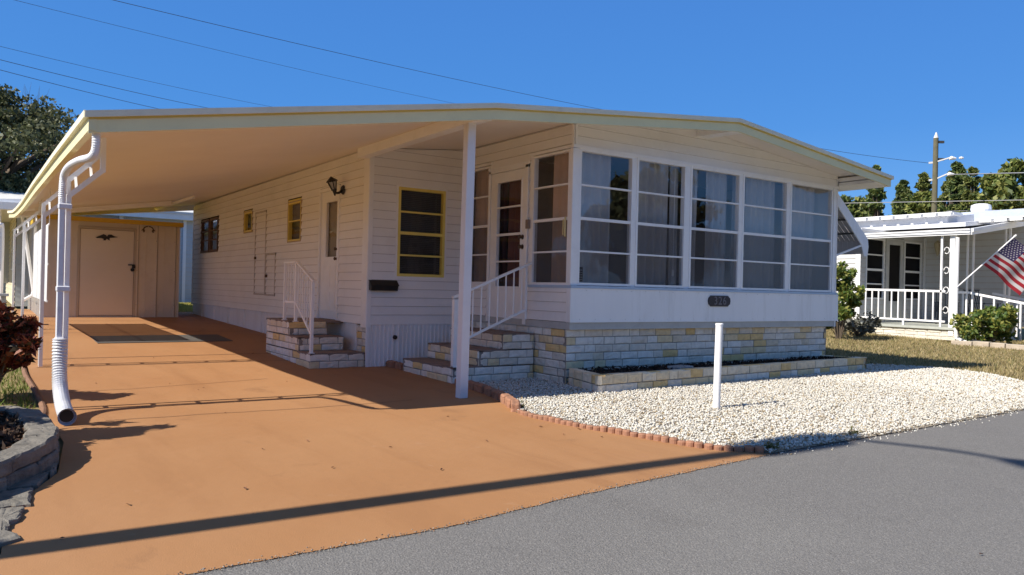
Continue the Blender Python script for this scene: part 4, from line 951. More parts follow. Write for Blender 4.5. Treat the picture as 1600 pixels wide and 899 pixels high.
shed_panel(frD, x0, DX0-.05, zb, zt); shed_panel(frD, DX1+.05, x1, zb, zt); frD.box(mb, DX0-.05, DX1+.05, DZ1+.04, zt, -.03, 0); frD.box(mb, DX0-.05, DX1+.05, zb, DZ0-.01, -.03, 0)
frD.box(mb, x1-.03, x1+.02, zb, zt, -.03, .022)
frl = FR((x0, 0, 0), (0, 1, 0), (-1, 0, 0)); 
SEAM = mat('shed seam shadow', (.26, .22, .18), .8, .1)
mb.build('wall', [SHED, SEAM], shed)
mb = MB(); shed_panel(FR((x0, 0, 0), (0, 1, 0), (-1, 0, 0)), SY+.03, 24.5, zb, zt); mb.build('left_wall', [mat('pale shed side', (.62, .60, .56), .5, .04), SEAM], shed)
mb = MB(); frr = FR((x1, 0, 0), (0, 1, 0), (1, 0, 0)); shed_panel(frr, SY+.03, 24.5, zb, zt); mb.build('right_wall', [SHED, SEAM], shed)
mb = MB(); frD.box(mb, DX0-.05, DX0, DZ0-.02, DZ1+.04, -.03, .02); frD.box(mb, DX1, DX1+.05, DZ0-.02, DZ1+.04, -.03, .02); frD.box(mb, DX0, DX1, DZ1, DZ1+.04, -.03, .02); frD.box(mb, DX0-.04, DX1+.04, DZ1+.045, DZ1+.06, 0, .028)
mb.build('door_frame', mat('brown shed trim', (.46, .40, .33), .6, .06), shed)
mb = MB(); frD.box(mb, DX0+.006, DX1-.006, DZ0, DZ1-.008, -.02, .012); dd = mb.build('door', mat('flat tan door', (.68, .62, .54), .5, .04, 1), shed, bevel=.004)
mb = MB(); frD.box(mb, DX1-.12, DX1+.02, 1.53, 1.555, .013, .05); c = frD.P(DX1-.03, 1.43, .012); mb.tube([c, c+Vector((0, -.06, 0))], .04, 10); mb.obox(frD.P(DX1-.005, 1.50, .035), (.035, .012, .03), Matrix.Identity(3)); mb.build('door_handle', BLACK, dd)
wing = [(-.23, .0), (-.12, .055), (-.07, .085), (-.02, .06), (0, .03), (.03, .075), (.09, .08), (.15, .045), (.23, .03), (.13, .01), (.06, .005), (.05, -.03), (.07, -.055), (.03, -.045), (.0, -.02), (-.03, -.06), (-.08, -.055), (-.06, -.03), (-.12, -.01), (-.2, -.015)]
mb = MB(); mb.prism([frD.P(2.36+x, 2.14+z, .013) for x, z in wing], (0, -.012, 0)); mb.build('bird_emblem', BLACK, dd)
mb = MB(); 
for s_ in (-1, 1): 
    mb.tube([frD.P(3.22+s_*(.11*math.cos(a)), 2.37+.085*math.sin(a), .03) for a in np.linspace(-.4, 1.5, 8)], .012, 6); mb.tube([frD.P(3.22+s_*(.11+.03*math.cos(a)), 2.35+.03*math.sin(a), .03) for a in np.linspace(0, 5, 8)], .008, 6)
mb.build('scroll_ornament', BRASS, shed)
mb = MB(); z = zt; mb.box((x0-.06, SY-.07, zt-.015), (x1+.07, SY-.04, zt+.085)); mb.box((x0-.06, SY-.04, zt+.03), (x1+.07, 24.6, zt+.06)); mb.box((x0-.08, SY-.05, zt-.01), (x0-.05, 24.6, zt+.08)); mb.box((x1+.07, SY-.04, zt-.01), (x1+.09, 24.6, zt+.085))
mb.build('roof_edge', mat('ochre roof trim', (.62, .40, .035), .5, .05), shed)
# ---------------------------------------------------------------- house behind the shed
hb = thing('blue_grey_house', 'pale blue-grey sided house behind the shed', 'house', (6, 30, .4))
frB = FR((0, 30, 0), (1, 0, 0), (0, -1, 0)); mb = MB(); siding(mb, frB, 4.05, 12, .42, 3.7, h=.16, gr_=.02); mb.build('wall', [BLUSH, LAPSHADE], hb)
mb = MB()
u = -1.0
while u < 4.0: frB.box(mb, u, u+.36, 1.0, 3.4, -.02, 0); frB.box(mb, u+.36, u+.4, 1.0, 3.4, -.02, .02); u += .4
mb.build('panel_wall', mat('grey wall panels', (.46, .48, .49), .6, .05), hb)
mb = MB(); frB.box(mb, 3.95, 4.08, .4, 3.5, 0, .06); frB.box(mb, -1, 12, 3.4, 3.62, -.1, .35); frB.box(mb, 6.05, 6.16, .4, 3.4, 0, .05); mb.build('trim', TRIM, hb)
mb = MB(); mb.prism([(-1.2, 29.6, 3.6), (12.2, 29.6, 3.6), (12.2, 34, 4.4), (-1.2, 34, 4.4)], (0, 0, .08)); mb.build('roof', ROOFM, hb)
# house to the left, seen past the carport posts
hl = thing('cream_house', 'cream sided house with white roof gutter and posts on the far left', 'house', (1.2, 30, .4))
frC = FR((.78, 0, 0), (0, 1, 0), (-1, 0, 0)); mb = MB(); siding(mb, frC, 24.5, 42, .42, 3.0, [(26.5, 27.6, 1.4, 2.6), (31, 32.2, 1.4, 2.6), (36, 37.2, 1.4, 2.6)], h=.14); mb.build('wall', [CREAMW, LAPSHADE], hl)
for a in (26.5, 31, 36):
    window(hl, frC, a+.04, a+1.06, 1.44, 2.56, [2.0], frame=TRIM, fw_=.04, glass=GLASSD)
mb = MB(); mb.box((.95, 24.6, .4), (1.0, 42, 3.0)); mb.build('dark_backing', DARK, hl)
mb = MB(); frC2 = FR((0, 24.5, 0), (1, 0, 0), (0, -1, 0)); siding(mb, frC2, .78, 2.4, .42, 3.0, h=.14); mb.build('end_wall', [BLUSH, LAPSHADE], hl)  # cream house's end wall: its blue shade is put into the colour
mb = MB(); mb.hexa([(-1.2, 22.6, 2.86), (2.5, 22.6, 3.1), (2.5, 43, 3.1), (-1.2, 43, 2.86), (-1.2, 22.6, 2.98), (2.5, 22.6, 3.25), (2.5, 43, 3.25), (-1.2, 43, 2.98)]); mb.box((-1.3, 22.5, 2.85), (-1.15, 43, 3.0)); mb.box((-1.2, 22.48, 2.84), (1.0, 22.6, 3.02)); mb.build('roof', TRIM, hl)
mb = MB()
for Y in (23.0, 25.5, 28, 31, 34, 38): mb.box((.30, Y, .38), (.40, Y+.1, 2.95))
mb.build('post', TRIM, hl)
mb = MB(); mb.tube(smooth_path([(.05, 22.4, 2.9), (.1, 22.4, 2.6), (.35, 22.45, 2.45), (.42, 22.5, 2.3), (.42, 22.5, .5)], 5), .05, 8); mb.build('downspout', TRIM, hl)
mb = MB(); mb.box((.34, 17.6, gz(17.6)-.02), (.42, 17.68, .87)); mb.box((.30, 17.5, .83), (.46, 17.8, .88)); tag(mb.build('meter_post', mat('grey post', (.4, .42, .44), .7), loc=(.38, 17.64, gz(17.6))), 'short grey post in the grass left of the carport', 'post')
# ---------------------------------------------------------------- neighbour on the right
nb = thing('neighbour_house', 'grey-white neighbouring house with railed front deck and white metal patio roof', 'house', (25, 12, .1))
NX, NA_, NBX = 22.0, 13.35, 25.75; NZ = .43
frNA = FR((0, NA_, 0), (1, 0, 0), (0, -1, 0)); frNB = FR((NBX, 0, 0), (0, 1, 0), (-1, 0, 0)); frNL = FR((NX, 0, 0), (0, 1, 0), (-1, 0, 0))
NSID = mat('light grey siding', (.60, .60, .59), .6, .04, 2)
def ux(px, py): return PY(px, py, NA_).x
wl_, wr_ = (ux(1353.5, 420), ux(1379, 420)), (ux(1413, 420), ux(1437.5, 420)); dxx = (ux(1384, 420), ux(1410, 420)); gxx = (ux(1388.5, 420), ux(1406, 420))
zt_, zb_ = 2.98, 1.20
mb = MB(); siding(mb, frNA, NX, NBX, NZ, 3.3, [(wl_[0]-.03, wl_[1]+.03, zb_-.03, zt_+.03), (dxx[0]-.06, dxx[1]+.03, .3, zt_+.12), (wr_[0]-.03, wr_[1]+.03, zb_-.03, zt_+.03)], h=.14, gr_=.022); mb.build('front_wall', [NSID, LAPSHADE], nb)
mb = MB(); siding(mb, frNB, 4.9, NA_, NZ, 3.9, h=.19, gr_=.035); mb.build('long_wall', [NSID, LAPSHADE], nb)
mb = MB(); siding(mb, frNL, NA_, 22, .42, 3.3, [(14.3, 16.6, 1.1, 2.8)], h=.14, gr_=.022); frNL.box(mb, NA_-.02, NA_+.13, .42, 3.2, .016, .04, 2); mb.build('side_wall', [NSID, LAPSHADE, TRIM], nb)
mb = MB(); frNL.box(mb, 14.3, 16.6, 1.1, 2.8, -.06, -.04); frNA.box(mb, NX+.05, NBX-.05, .5, 3.2, -.12, -.1); mb.build('dark_backing', DARK, nb)
for q in (wl_, wr_): window(nb, frNA, q[0], q[1], zb_, zt_, [1.62, 2.06, 2.52], frame=TRIM, fw_=.045, glass=mat('black window screen', (.010, .010, .012), .7, 0, spec=.1), mun=.04, proud=.03)
mb = MB(); frNA.box(mb, dxx[0]-.05, dxx[0], NZ, zt_+.1, -.03, .04); frNA.box(mb, dxx[1], dxx[1]+.02, NZ, zt_+.1, -.03, .04); frNA.box(mb, dxx[0], dxx[1], zt_+.03, zt_+.1, -.03, .04)
frNA.box(mb, dxx[0]+.004, gxx[0], NZ, zt_+.025, -.03, .02); frNA.box(mb, gxx[1], dxx[1]-.004, NZ, zt_+.025, -.03, .02); frNA.box(mb, gxx[0], gxx[1], NZ, 1.1, -.03, .02); frNA.box(mb, gxx[0], gxx[1], 2.88, zt_+.025, -.03, .02)
nd = mb.build('screen_door', mat('grey white door', (.52, .52, .51), .5), nb)
mb = MB(); frNA.box(mb, gxx[0], gxx[1], 1.1, 2.88, -.02, -.01); mb.build('door_screen', DARK, nd)
mb = MB(); frNA.box(mb, NBX-.12, NBX-.02, NZ, 3.2, .016, .04); mb.build('corner_trim', TRIM, nb)
mb = MB(); frNL2 = FR((NX+.02, 0, 0), (0, 1, 0), (-1, 0, 0)); stone(mb, frNL2, 10.55, NA_, .06, NZ-.07, rng=random.Random(31), L=.38, h=.1)
frNF = FR((0, 10.55, 0), (1, 0, 0), (0, -1, 0)); stone(mb, frNF, NX+.02, NBX, .02, NZ-.07, rng=random.Random(32), L=.38, h=.1)
mb.build('stone_base', [mat('cream stone brick', (0, 0, 0), .9, .08, 12, bump=.006, bscale=20, island=[(0, (.66, .62, .53)), (.5, (.70, .67, .6)), (.75, (.64, .52, .34)), (.88, (.68, .64, .57))]), MORTAR], nb)
mb = MB(); mb.box((NX-.04, 10.50, NZ-.07), (NBX, NA_, NZ)); mb.build('deck', mat('painted deck', (.42, .44, .40), .7, .1), nb)
def bar_part(nm, a, b, w_, h_=None, par=None):
    mb = MB(); mb.bar(a, b, w_, h_); return mb.build(nm, TRIM, par or nb)
yA, yB, X_ = 13.33, 10.83, NX+.02
rl = bar_part('railing', (X_, yA, 1.44), (X_, yB, 1.42), .05, .06); bar_part('lower_rail', (X_, yA, .60), (X_, yB, .58), .04, .05, rl)
for k in range(12): bar_part('baluster', (X_, yA-.17-k*.2, .59), (X_, yA-.17-k*.2, 1.42), .035, None, rl)
bar_part('foot', (X_, 12.0, NZ), (X_, 12.0, .6), .05, None, rl)
r2 = bar_part('railing', (NX+.05, 10.62, 1.40), (NX+.9, 10.62, 1.40), .05, .06); bar_part('baluster', (NX+.55, 10.62, NZ), (NX+.55, 10.62, 1.4), .035, None, r2)
for xo in (.9, 2.3):
    r3 = bar_part('stair_rail', (NX+xo, 10.62, 1.40), (NX+xo+.05, 8.6, 1.02), .05, .06)
    for k in range(6): y = 10.3-k*.33; bar_part('baluster', (NX+xo+.02, y, .15), (NX+xo+.02, y, 1.36-(10.62-y)*.188), .04, None, r3)
    bar_part('newel_post', (NX+xo+.05, 8.6, .0), (NX+xo+.05, 8.6, 1.08), .09, None, r3)
pc = MB(); pc.box((NX-.0, 10.60, .2), (NX+.13, 10.73, 2.98)); rp_ = pc.build('roof_post', TRIM, nb)
pc = MB(); pc.tube(smooth_path([(NX-.02, 10.52, 2.9), (NX-.02, 10.52, .45), (NX-.04, 10.40, .12), (NX-.05, 10.2, .08)], 5), .05, 8); pc.build('downspout', TRIM, nb)
bar_part('roof_post', (NX+.02, 10.95, NZ), (NX+.02, 10.95, 2.98), .05)
for k in range(4):
    zc = .9+k*.55; pc = MB(); pc.tube([(NX+.04, 10.83+.07*math.cos(a), zc+.09*math.sin(a)) for a in np.linspace(0, 5.5, 9)], .012, 5); pc.build('scroll', TRIM, rp_)
for px_, X__, z0, z1 in ((1512, 23.9, NZ-.1, 3.25), (1521, 23.9, NZ-.1, 3.25), (1571, 24.6, 0, 3.4), (1578, 24.6, 0, 3.4)):
    q = PX(px_, 400, X__); bar_part('slim_roof_post', (X__, q.y, z0), (X__, q.y, z1), .045)
# patio roof: sloping sheet, gutter band along the side, rake at the front, scalloped pan ends above
RMET = mat('white painted metal', (.80, .80, .80), .35, .04, 2)
mb = MB(); mb.hexa([(NX-.05, 10.2, 2.97), (26.2, 10.2, 3.56), (26.2, 14.2, 3.56), (NX-.05, 14.2, 2.97), (NX-.05, 10.2, 3.02), (26.2, 10.2, 3.62), (26.2, 14.2, 3.62), (NX-.05, 14.2, 3.02)])
mb.build('patio_roof', RMET, nb)
mb = MB()
for k, (o_, z0, z1) in enumerate(((0, 2.96, 3.00), (-.03, 3.005, 3.05), (.0, 3.055, 3.075), (-.04, 3.08, 3.12))): mb.box((NX-.10+o_, 10.16, z0), (NX-.02, 14.3, z1))
mb.hexa([(NX-.05, 10.14, 2.95), (27.2, 10.14, 3.69), (27.2, 10.20, 3.69), (NX-.05, 10.20, 2.95), (NX-.05, 10.14, 3.03), (27.2, 10.14, 3.79), (27.2, 10.20, 3.79), (NX-.05, 10.20, 3.03)])
mb.hexa([(NX-.05, 10.10, 3.03), (27.2, 10.10, 3.79), (27.2, 10.22, 3.79), (NX-.05, 10.22, 3.03), (NX-.05, 10.10, 3.12), (27.2, 10.10, 3.90), (27.2, 10.22, 3.90), (NX-.05, 10.22, 3.12)])
mb.build('patio_gutter', RMET, nb)
mb = MB(); mb.hexa([(23.2, 10.9, 3.30), (29, 10.9, 3.95), (29, 20, 3.95), (23.2, 20, 3.30), (23.2, 10.9, 3.42), (29, 10.9, 4.05), (29, 20, 4.05), (23.2, 20, 3.42)]); 
mb.hexa([(23.6, 11.6, 3.45), (26.2, 11.6, 3.74), (26.2, 20, 3.74), (23.6, 20, 3.45), (23.6, 11.6, 3.66), (26.2, 11.6, 3.95), (26.2, 20, 3.95), (23.6, 20, 3.66)])
mb.build('main_roof', mat('pale grey roofing', (.62, .63, .66), .5, .06, 1.5, dirt=(.35, .35, .35), damt=.3), nb)
def pans(X, ya, yb, z, n):
    L_ = (yb-ya)/n
    for k in range(n):
        y = ya+L_*k; mb.box((X, y+.04, z), (X+.6, y+L_-.04, z+.085)); mb.box((X+.05, y-.02, z+.03), (X+.6, y+.04, z+.08))
    mb.box((X-.01, ya, z+.085), (X+.6, yb, z+.11))
mb = MB(); pans(23.35, 11.35, 17.5, 3.66, 14); pans(23.9, 6.0, 10.9, 3.46, 12); mb.build('roof_pan_ends', RMET, nb)
mb = MB(); mb.hexa([(25.2, 9.9, 3.6), (27.5, 9.9, 3.75), (27.5, 12.6, 3.75), (25.2, 12.6, 3.6), (25.2, 10.2, 3.92), (27.5, 10.2, 4.05), (27.5, 12.4, 4.05), (25.2, 12.4, 3.92)]); mb.build('roof_hump', mat('blue grey roof metal', (.45, .50, .60), .4), nb)
mb = MB(); vc = PY(1533, 322, 12.0); mb.tube([(vc.x, 12, vc.z-.4), (vc.x, 12, vc.z-.12), (vc.x, 12, vc.z+.02), (vc.x, 12, vc.z+.06)], [.2, .30, .28, .18], 16); mb.build('roof_vent', TRIM, nb)
# porch lantern, rocking chairs, flag
nl = thing('wall_lantern', 'ornate cream wall lantern on the grey siding of the neighbour deck', 'wall lamp', tuple(PX(1469, 390, NBX-.05)))
c = PX(1470, 388, NBX-.02); mb = MB(); mb.tube([c, c+Vector((-.08, 0, 0))], .06, 8); mb.tube(smooth_path([c+Vector((-.08, 0, 0)), c+Vector((-.18, 0, .12)), c+Vector((-.22, 0, .2))], 4), .015, 6); mb.build('bracket', mat('antique cream', (.45, .38, .25), .6), nl)
mb = MB(); mb.tube([c+Vector((-.2, 0, -.26)), c+Vector((-.2, 0, -.12)), c+Vector((-.2, 0, .14)), c+Vector((-.2, 0, .24))], [.02, .07, .11, .02], 6); mb.build('lamp_body', MATS['antique cream'], nl)
DKBL = mat('dark blue paint', (.025, .035, .06), .5)
def rocker(x, y, z, a, label):
    t = thing('rocking_chair', label, 'chair', (x, y, z)); Rz = Matrix.Rotation(a, 3, 'Z'); o = Vector((x, y, z))
    def q(p): return o+Rz@Vector(p)
    mb = MB(); mb.hexa([q(p) for p in ((-.27, -.25, .42), (.27, -.25, .42), (.27, .25, .38), (-.27, .25, .38), (-.27, -.25, .45), (.27, -.25, .45), (.27, .25, .41), (-.27, .25, .41))]); mb.build('seat', DKBL, t)
    mb = MB()
    for k in range(7): xx = -.24+k*.08; mb.bar(q((xx, .25, .42)), q((xx, .43, 1.05)), .03, .02)
    mb.bar(q((-.28, .43, 1.06)), q((.28, .43, 1.06)), .08, .03); mb.build('backrest', DKBL, t)
    for s_ in (-1, 1):
        mb = MB(); mb.tube([q((s_*.27, yy, .02+.25*(yy/.6)**2*.3)) for yy in np.linspace(-.45, .6, 9)], .02, 6); mb.build('rocker', DKBL, t)
        mb = MB(); mb.bar(q((s_*.27, -.24, .02)), q((s_*.27, -.26, .66)), .035); mb.build('leg', DKBL, t)
        mb = MB(); mb.bar(q((s_*.27, .25, .02)), q((s_*.27, .30, .66)), .035); mb.build('leg', DKBL, t)
        mb = MB(); mb.bar(q((s_*.28, -.32, .68)), q((s_*.28, .34, .66)), .07, .025); mb.build('armrest', DKBL, t)
    return t
rocker(24.9, 12.2, NZ, 1.9, 'dark blue rocking chair behind the white railing, nearer the screen door')
rocker(24.7, 11.05, NZ, 1.2, 'dark blue rocking chair on the neighbour deck behind the corner post')
fl = thing('flag', 'stars and stripes flag on a white pole slanting from the neighbour porch post', 'flag', tuple(PY(1495, 447, 10.55)))
pa, pb = PY(1495, 449, 10.5), PY(1586, 369, 9.9)
mb = MB(); mb.tube([pa, pb], .018, 8); mb.tube([pb-(pb-pa).normalized()*.02, pb+(pb-pa).normalized()*.05], [.035, .02], 8); mb.build('pole', TRIM, fl)
# cloth: hoist edge along the pole, fly falling away to the right
e1 = pa+(pb-pa)*.97; e0 = pa+(pb-pa)*.44
def cloth_pt(u, v):    # u 0..1 along fly, v 0..1 down the hoist (from the pole top)
    h = e1+(e0-e1)*v
    d = Vector((.78, -.28, -.52))
    s_ = u*1.45
    p = h + d*s_ + Vector((.5, -.1, 0))*(.20*math.sin(u*2.6))*(1-v*.3) + Vector((.3, .8, 0))*.07*math.sin(u*9+v*2)*u
    p.z += -.10*u*u*v+.10*u*math.sin(v*3)
    return p
NU, NV = 40, 26; mb = MB(); STR = NV//13
for i in range(NU):
    for j in range(NV):
        r_ = j//STR; canton = (i < NU*.4 and r_ < 7); mi = 2 if canton else (0 if r_ % 2 == 0 else 1)
        mb.face([cloth_pt(i/NU, j/NV), cloth_pt((i+1)/NU, j/NV), cloth_pt((i+1)/NU, (j+1)/NV), cloth_pt(i/NU, (j+1)/NV)], mi)
mb.smooth = True
ck = mb.build('cloth', [mat('flag red', (.42, .02, .035), .8, .05, trans=.35), mat('flag white', (.72, .68, .68), .8, .05, trans=.35), mat('flag blue', (.05, .035, .13), .8, .05, trans=.35)], fl, smooth=True)
mb = MB()
for a_ in range(9):
    for b_ in range(6 if a_ % 2 == 0 else 5):
        v = (.5+a_)/9*.5+.012; u = ((b_+.5) if a_ % 2 == 0 else (b_+1))/6*.385+.008
        for sgn in (-1, 1):
            c = cloth_pt(u, v); du = (cloth_pt(u+.01, v)-c).normalized(); dv = (cloth_pt(u, v+.01)-c).normalized(); n_ = du.cross(dv).normalized()*sgn*.006
            pts = []
            for k in range(10):
                rr_ = .034 if k % 2 == 0 else .014; an = math.pi/2+k*math.pi/5; pts.append(c+n_+du*rr_*math.cos(an)-dv*rr_*math.sin(an))
            mb.face(pts)
mb.build('star', MATS['flag white'], ck)
# shrubs by the neighbour
shrub('shrub', 'tall yellow-green shrub between the white home and the neighbour house', 18.7, 11.9, gz(11.9), 2.15, .62, BUSHL, 41, n=5200, leaf=.07, nclump=40)
shrub('shrub', 'low sprawling shrub with bare twigs at the corner of the neighbour deck', 20.4, 12.4, gz(12.4), .62, .75, leafm('dull leaves', (.07, .07, .05), (.13, .13, .1), (.2, .2, .16)), 42, n=900, leaf=.07)
shrub('shrub', 'rounded green shrub in front of the neighbour steps', 21.9, 9.65, .06, 1.05, .75, BUSHL, 43, n=4200, leaf=.075, nclump=34)
shrub('shrub', 'green shrub at the right edge beside the neighbour stair rail', 22.6, 8.35, .02, .85, .55, BUSHL, 44, n=2200, leaf=.075)
mb = MB(); f = FR((21.05, 10.2, 0), Vector((.35, -2.9, 0)).normalized(), Vector((-2.9, -.35, 0)).normalized()); r1 = random.Random(9); u = 0
bord = thing('stone_border', 'low flat stone border at the foot of the neighbour shrubs', 'border', (21.2, 9, 0))
while u < 3.0:
    l = r1.uniform(.35, .7); f.box(mb, u+.01, u+l-.01, -.02, .12+r1.uniform(-.01, .02), -.25, 0); u += l
mb.build('stone_row', mat('buff stone', (.45, .38, .30), .9, .2, 5, bump=.01, bscale=20), bord, bevel=.012)
# ---------------------------------------------------------------- left foreground: retaining wall, flagstones, mulch, croton
WALLS = mat('weathered retaining block', (.19, .175, .15), .95, .3, 9, bump=.012, bscale=28, dirt=(.06, .052, .042), dscale=2.6, damt=.85)
wallpts = [(-.35, 4.55), (-.02, 4.85), (.16, 5.12), (.33, 5.42), (.44, 5.75), (.47, 6.08), (.46, 6.40), (.45, 6.70), (.42, 6.98), (.30, 7.22), (.06, 7.30), (-.25, 7.30), (-.60, 7.28), (-.95, 7.15), (-1.2, 6.85), (-1.3, 6.45), (-1.3, 6.0), (-1.25, 5.55), (-1.1, 5.1), (-.85, 4.75), (-.58, 4.57), (-.36, 4.54)]
rr = random.Random(17)
wall = thing('retaining_wall', 'low curved wall of rough grey blocks round the mulch bed at the left edge', 'retaining wall', (.3, 6, 0))
for lev in range(2):
    for i, ((xa, ya_), (xb, yb_)) in enumerate(zip(wallpts, wallpts[1:])):
        a, b = Vector((xa, ya_, 0)), Vector((xb, yb_, 0)); mid = (a+b)/2; d = b-a; ang = math.atan2(d.y, d.x)
        if lev: mid += d*.0
        n_ = Vector((-d.y, d.x, 0)).normalized()
        mid = mid + n_*(.09+.012*lev) + d.normalized()*(.05 if lev else 0)
        rough_block('wall_block', WALLS, wall, (mid.x, mid.y, .045+lev*.092+rr.uniform(-.004, .004)), (d.length/2-.002, .085+rr.uniform(-.008, .008), .047), ang+rr.uniform(-.04, .04), i+lev*20, .010, freq=13)
poly = [(-.42+(x+.42)*.9, 5.95+(y-5.95)*.93) for x, y in wallpts]; mb = MB(); mb.face([(x, y, .13) for x, y in poly[:-1]]); mb.build('soil', SOIL, wall)
K = 4500; X = rs.uniform(-1.3, .4, K); Y = rs.uniform(4.7, 7.2, K); ok = inpoly(X, Y, poly); X, Y = X[ok], Y[ok]
o = soup('mulch', leaves(rs, np.stack([X, Y, .135+rs.uniform(0, .03, len(X))], 1), .03, 2.2), 4, mat('bark mulch', (0, 0, 0), .95, .2, 20, island=[(0, (.05, .03, .02)), (.6, (.11, .055, .03)), (.88, (.26, .13, .07))]), wall, (.3, 6, 0)); tag(o, kind='stuff')
flag_q = [[(0, 818), (28, 845), (-40, 870), (-70, 840)], [(0, 800), (38, 797), (30, 812), (0, 838), (-60, 850)], [(5, 772), (55, 765), (44, 792), (2, 797), (-40, 800)], [(40, 745), (82, 741), (60, 763), (12, 769)], [(62, 738), (92, 712), (88, 738), (80, 745)]]
for i, q in enumerate(flag_q):
    mb = MB(); pts = [G(x, y) for x, y in q]; cc = sum(pts, Vector())/len(pts); fine = []
    rj = random.Random(i+5)
    for a, b in zip(pts, pts[1:]+pts[:1]):
        for k in range(5): 
            p = a+(b-a)*k/5; fine.append((p.x+rj.uniform(-.012, .012), p.y+rj.uniform(-.012, .012)))
    top = [(x, y, .014+.004*(i % 2)) for x, y in fine]; low = [(x, y, -.03) for x, y in fine]; nF = len(fine)
    for k in range(nF):
        j = (k+1) % nF; mb.face([low[k], low[j], top[j], top[k]])
    inner = [(cc.x+(x-cc.x)*.86, cc.y+(y-cc.y)*.86, .024+rj.uniform(-.004, .004)) for x, y in fine]
    for k in range(nF):
        j = (k+1) % nF; mb.face([top[k], top[j], inner[j], inner[k]]); mb.face([inner[k], inner[j], (cc.x, cc.y, .026)])
    tag(mb.build('flagstone', WALLS, loc=(cc.x, cc.y, 0)), 'flat grey paving stone, %s from the road along the left edge of the drive' % ORD[[0, 1, 2, 3, 4][i]], 'paving stone', 'flat grey stones along the left edge of the drive')
shrub('croton_bush', 'dark red leafed croton bush left of the carport post', .06, 9.0, gz(9.0)-.04, 1.12, .48, CROT, 51, n=6000, leaf=.05, elong=2.8, nclump=30, ry=.6)
shrub('croton_bush', 'green and red bush in the mulch bed at the left edge', -.62, 6.85, .12, 1.62, .55, CROT, 52, n=1500, leaf=.06, elong=2.4, nclump=34)
shrub('croton_bush', 'small bush low in the mulch bed beyond the left edge', -.35, 5.75, .15, .42, .28, CROT, 53, n=900, leaf=.06, elong=2.4)
# curved brown edging between lawn and drive on the left
mb = MB(); SPl = smooth_path([(.42, 7.3, 0), (.50, 8.2, .0), (.49, 9.4, gz(9.4)), (.46, 10.8, gz(10.8)), (.50, 13, gz(13)), (.53, 16, gz(16))], 34)
mb.tube([(p.x, p.y, p.z+.005) for p in SPl], [.022+.008*(i % 2) for i in range(len(SPl))], 8)
tag(mb.build('lawn_edging', mat('dull brown edging', (.22, .12, .075), .9, .2, 9), loc=(.45, 10, 0)), 'thin brown scalloped border between the lawn and the drive at left', 'edging')
# fallen leaves on the drive
LF = mat('dead leaf', (.14, .06, .03), .8, .3, 30); rr = random.Random(77)
base_leaf = None
LL = ['in the sun near the foot of the side door steps', 'lying midway down the drive, left one of a close pair', 'lying midway down the drive, right one of a close pair', 'left of the brick side steps corner', 'beside the foot of the carport front post', 'at the shadow edge left of the front post', 'on the drive, front left of the front post', 'alone in the middle of the sunny drive', 'on the drive just above the long pole shadow, left of centre', 'in the long pole shadow near the left edge', 'on the drive just above the long pole shadow, centre', 'just right of the front post shadow corner', 'against the red edging where the scallops begin', 'on the drive below the second scalloped stretch', 'on the drive next to the scalloped edging, third from the post', 'on the drive next to the scalloped edging, fourth from the post', 'near the tip where drive, edging and road meet', 'right of the corrugated pipe, farther up the drive', 'close to the corrugated pipe outlet', 'at lower left of the drive above the pole shadow', 'above the crack across the drive', 'on the crack across the drive', 'on the asphalt near the right bottom corner', 'on the white gravel near the right edge, left of another', 'on the white gravel at the far right', 'at the front edge of the roof shadow', 'on the sunny drive nearest the pole shadow right half', 'between the crack and the pole shadow in mid drive']
spots = [(395, 553), (318, 607), (310, 610), (448, 597), (700, 652), (565, 625), (583, 638), (410, 703), (383, 765), (97, 843), (520, 732), (690, 735), (845, 668), (880, 680), (905, 672), (940, 684), (1130, 722), (240, 560), (150, 600), (200, 790), (265, 600), (352, 646), (1533, 868), (1464, 604), (1556, 612), (610, 700), (760, 690), (480, 690)]
for i, (px, py) in enumerate(spots):
    p = G(px, py); s_ = rr.uniform(.011, .022); a = rr.uniform(0, 6.28)
    if base_leaf is None:
        mb = MB(); pts = [(-1, 0, 0), (-.6, .3, .15), (-.1, .42, .3), (.5, .25, .25), (1, 0, .1), (.5, -.25, .3), (-.1, -.42, .38), (-.6, -.3, .2)]
        mb.face([pts[0], pts[1], pts[2], pts[3], pts[4], (0, 0, 0)]); mb.face([pts[0], (0, 0, 0), pts[4], pts[5], pts[6], pts[7]])
        o = base_leaf = mb.build('fallen_leaf', LF)
    else: o = base_leaf.copy(); sc.collection.objects.link(o)
    o.location = (p.x, p.y, gz(p.y)+.006+(.04 if px > 1400 and py < 800 else 0)); o.rotation_euler = (rr.uniform(-.2, .2), rr.uniform(-.2, .2), a); o.scale = (s_, s_, s_)
    tag(o, 'small dry brown leaf '+LL[i], 'leaf', 'dry leaves scattered over drive, gravel and road')
# small weeds at the edging
for i, (px, py, h_) in enumerate([(812, 642, .07), (1205, 706, .05), (1335, 682, .06)]):
    p = G(px, py); rs2 = np.random.default_rng(60+i); n_ = 55
    C_ = np.stack([p.x+rs2.normal(0, .03, n_), p.y+rs2.normal(0, .02, n_), .01+np.abs(rs2.normal(0, h_*.5, n_))], 1)
    o = soup('weed', leaves(rs2, C_, .022, 2), 4, leafm('weed leaves', (.08, .1, .03), (.15, .15, .06), (.2, .17, .1)), loc=(p.x, p.y, 0)); tag(o, ['weed tuft at the end of the rough red bricks', 'weed tuft where the scalloped edging meets the road', 'weed tuft at the gravel edge beside the asphalt'][i], 'weed')

